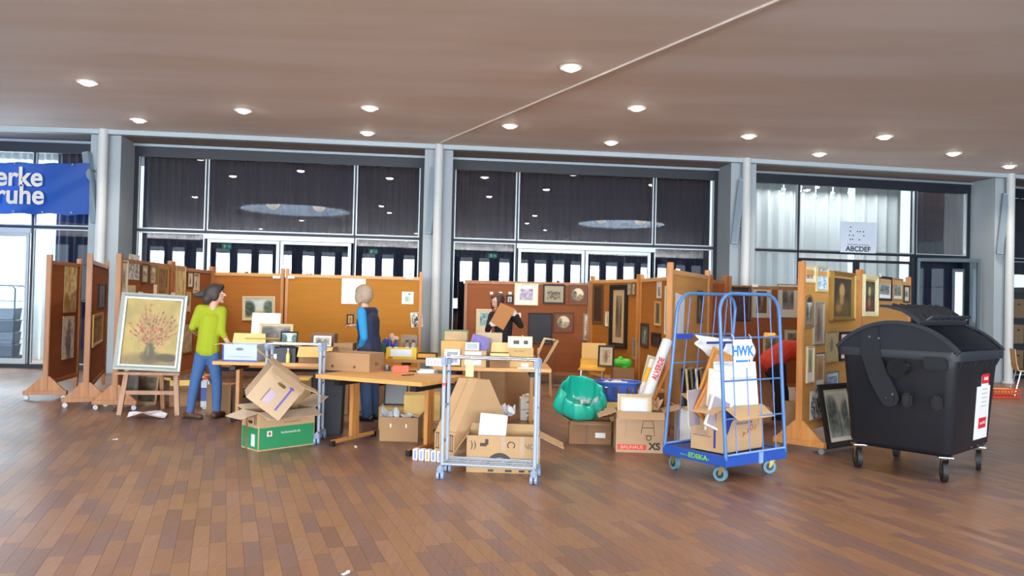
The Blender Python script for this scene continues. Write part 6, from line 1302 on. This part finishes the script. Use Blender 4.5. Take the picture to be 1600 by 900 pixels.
# --- 1 person in the green jumper
b0 = G(318, 654); q = rel(318, 654, b0.y / F)
base = (b0.x, b0.y, 0)
person('person in a bright green jumper and blue jeans, turned towards the tables, hair swinging', base, 1, dict(
    head=q(332, 459, 0), face=(.93, .25, .05), neck=q(327, 478), chest=q(325, 500), waist=q(322, 525), pelvis=q(321, 550), shL=q(309, 484, -.02), shR=q(340, 486, .04),
    elL=q(298, 512, -.02), wrL=q(292, 521, .16), hdL=(-.1, .9, -.2), pnL=(1, 0, 0), elR=q(342, 518, .0), wrR=q(352, 538, .05), hdR=(.8, .2, -.45), pnR=(-.3, .9, .2),
    hpL=q(313, 554, .0), hpR=q(329, 554, .02), knL=q(304, 598, -.02), anL=q(298, 642, -.03), knR=q(335, 596, .04), anR=q(335, 642, .06), toL=(.7, -.2, 0), toR=(.1, .6, 0)),
    dict(top=M('98a41a', .85, var=.06, bump=.15, scale=60), tname='jumper', sleeve=.35, bottom=M('3c5f90', .85, var=.12, scale=12), bname='jeans', shoe=M('4a3024', .6), girth=.93, hem=.05, hairm=M('3b2f2b', .6, var=.3, scale=40, bump=.3),
         hair=[(0, -.018, .05, .09, .105, .085), (0, -.07, .0, .088, .075, .115), (.06, -.015, -.01, .035, .06, .085), (-.06, -.015, -.01, .035, .06, .085), (0, .045, .085, .06, .05, .04), (.02, -.1, -.06, .06, .06, .07), (-.03, -.14, -.0, .06, .09, .055), (-.02, -.2, -.01, .04, .075, .035), (-.05, -.25, .0, .02, .05, .018)]))
# --- 2 grey-haired person in navy vest
b0 = G(577, 657); q = rel(577, 657, b0.y / F)
person('grey-haired person in a navy vest with bright blue sleeves, seen from behind', (b0.x, b0.y, 0), 1, dict(
    head=q(562, 462, 0), face=(-.85, .5, -.1), neck=q(567, 480), chest=q(571, 502), waist=q(573, 528), pelvis=q(575, 556), shL=q(564, 488, -.16), shR=q(577, 488, .12),
    elL=q(570, 527, -.2), wrL=q(560, 548, -.06), hdL=(-.8, .5, -.1), pnL=(0, .2, -1), elR=q(565, 520, .22), wrR=q(547, 511, .26), hdR=(-.95, 0, .1), pnR=(0, 0, -1), 
    hpL=q(571, 560, -.06), hpR=q(581, 560, .06), knL=q(572, 606, -.08), anL=q(575, 646, -.08), knR=q(580, 606, .08), anR=q(581, 646, .12), toL=(-.8, .3, 0), toR=(-.7, .5, 0)),
    dict(vest=M('1f2742', .7, var=.1), vname='vest', top=M('2888be', .8, var=.05), tname='shirt', sleeve=.9, bottom=M('33486a', .85, var=.12), bname='jeans', shoe=M('18181c', .5), girth=1.2, hem=.0, hairm=M('a8927c', .7, var=.2, scale=40, bump=.3),
         hair=[(0, -.01, .05, .098, .112, .09), (0, -.06, .0, .098, .08, .115), (.062, -.0, -.02, .04, .075, .095), (-.062, -.0, -.02, .04, .075, .095), (0, .05, .08, .06, .05, .04)]))
# --- 3 person in black with white gloves and a brown board
b0 = G(778, 619); q = rel(778, 619, b0.y / F)
person('person in black with short dark red hair and white gloves, holding a brown board', (b0.x, b0.y, 0), 1, dict(
    head=q(773, 472, -.08), face=(-.62, -.72, -.28), neck=q(780, 487, -.02), chest=q(784, 505), waist=q(784, 530), pelvis=q(780, 552), shL=q(799, 494, -.02), shR=q(766, 493, -.02),
    elL=q(811, 508, -.14), wrL=q(804, 491, -.30), hdL=(-.75, -.2, .2), pnL=(0, -1, -.2), thL=(0, 0, 1), elR=q(760, 516, -.14), wrR=q(763, 507, -.34), hdR=(.65, -.1, .15), pnR=(0, -1, 0), thR=(0, 0, 1),
    hpL=q(787, 556), hpR=q(773, 556), knL=q(787, 585, -.02), anL=q(787, 611, 0), knR=q(771, 585, -.02), anR=q(770, 611, .02), toL=(.3, -.9, 0), toR=(-.3, -.9, 0)),
    dict(top=M('1b1b24', .85, var=.1), tname='sweater', sleeve=.95, bottom=M('1a1a22', .85), bname='trousers', shoe=M('101014', .5), girth=1.0, hem=.0, gloves=M('e8e8e8', .8, var=.03), hairm=M('40211f', .6, var=.3, scale=40, bump=.3),
         hair=[(0, -.018, .055, .095, .105, .085), (0, -.07, .0, .092, .075, .115), (.068, .0, -.02, .034, .065, .10), (-.068, .0, -.02, .034, .065, .10), (.02, .055, .085, .06, .04, .035)]))
p = D(785, 493, b0.y - .45); T = thing('board', 'plain brown board held up by the person in black', 'board', mw=Matrix.Translation(p) @ Matrix.Rotation(R(-14), 4, 'Z') @ Matrix.Rotation(R(24), 4, 'Y') @ Matrix.Rotation(R(-12), 4, 'X'))
b = MB(); b.prism([(-.13, -.17), (.12, -.2), (.14, .18), (-.12, .17)], 'y', -.006, .006); b.build('sheet', M('a8713c', .7, var=.05), T)
# --- 4 person in red bending down behind the cage
b0 = G(1219, 655); q = rel(1219, 655, b0.y / F)
person('person in a red shirt and black trousers bending down behind the right partition', (b0.x, b0.y, 0), 1, dict(
    head=q(1297, 572, .1), face=(.75, 0, -.66), up=(.6, 0, .8), neck=q(1282, 560, .08), chest=q(1258, 549, .06), waist=q(1226, 547, .02), pelvis=q(1205, 564, 0), shL=q(1268, 553, .22), shR=q(1266, 555, -.12),
    elL=q(1276, 592, .24), wrL=q(1292, 612, .22), hdL=(.6, 0, -.7), pnL=(0, 0, -1), elR=q(1272, 592, -.1), wrR=q(1288, 614, -.06), hdR=(.6, 0, -.7), pnR=(0, 0, -1),
    hpL=q(1208, 574, .09), hpR=q(1208, 574, -.09), knL=q(1226, 613, .1), anL=q(1229, 645, .12), knR=q(1216, 613, -.1), anR=q(1212, 645, -.1), toL=(.9, .1, 0), toR=(.9, -.1, 0)),
    dict(top=M('c2391f', .85, var=.08), tname='shirt', sleeve=-1, bottom=M('15151b', .85), bname='trousers', shoe=M('14141a', .5), girth=1.36, hem=-.1, hairm=M('3a2c26', .6, bump=.3), hair=[(0, -.02, .05, .09, .10, .085), (0, -.07, .01, .085, .07, .10)]))
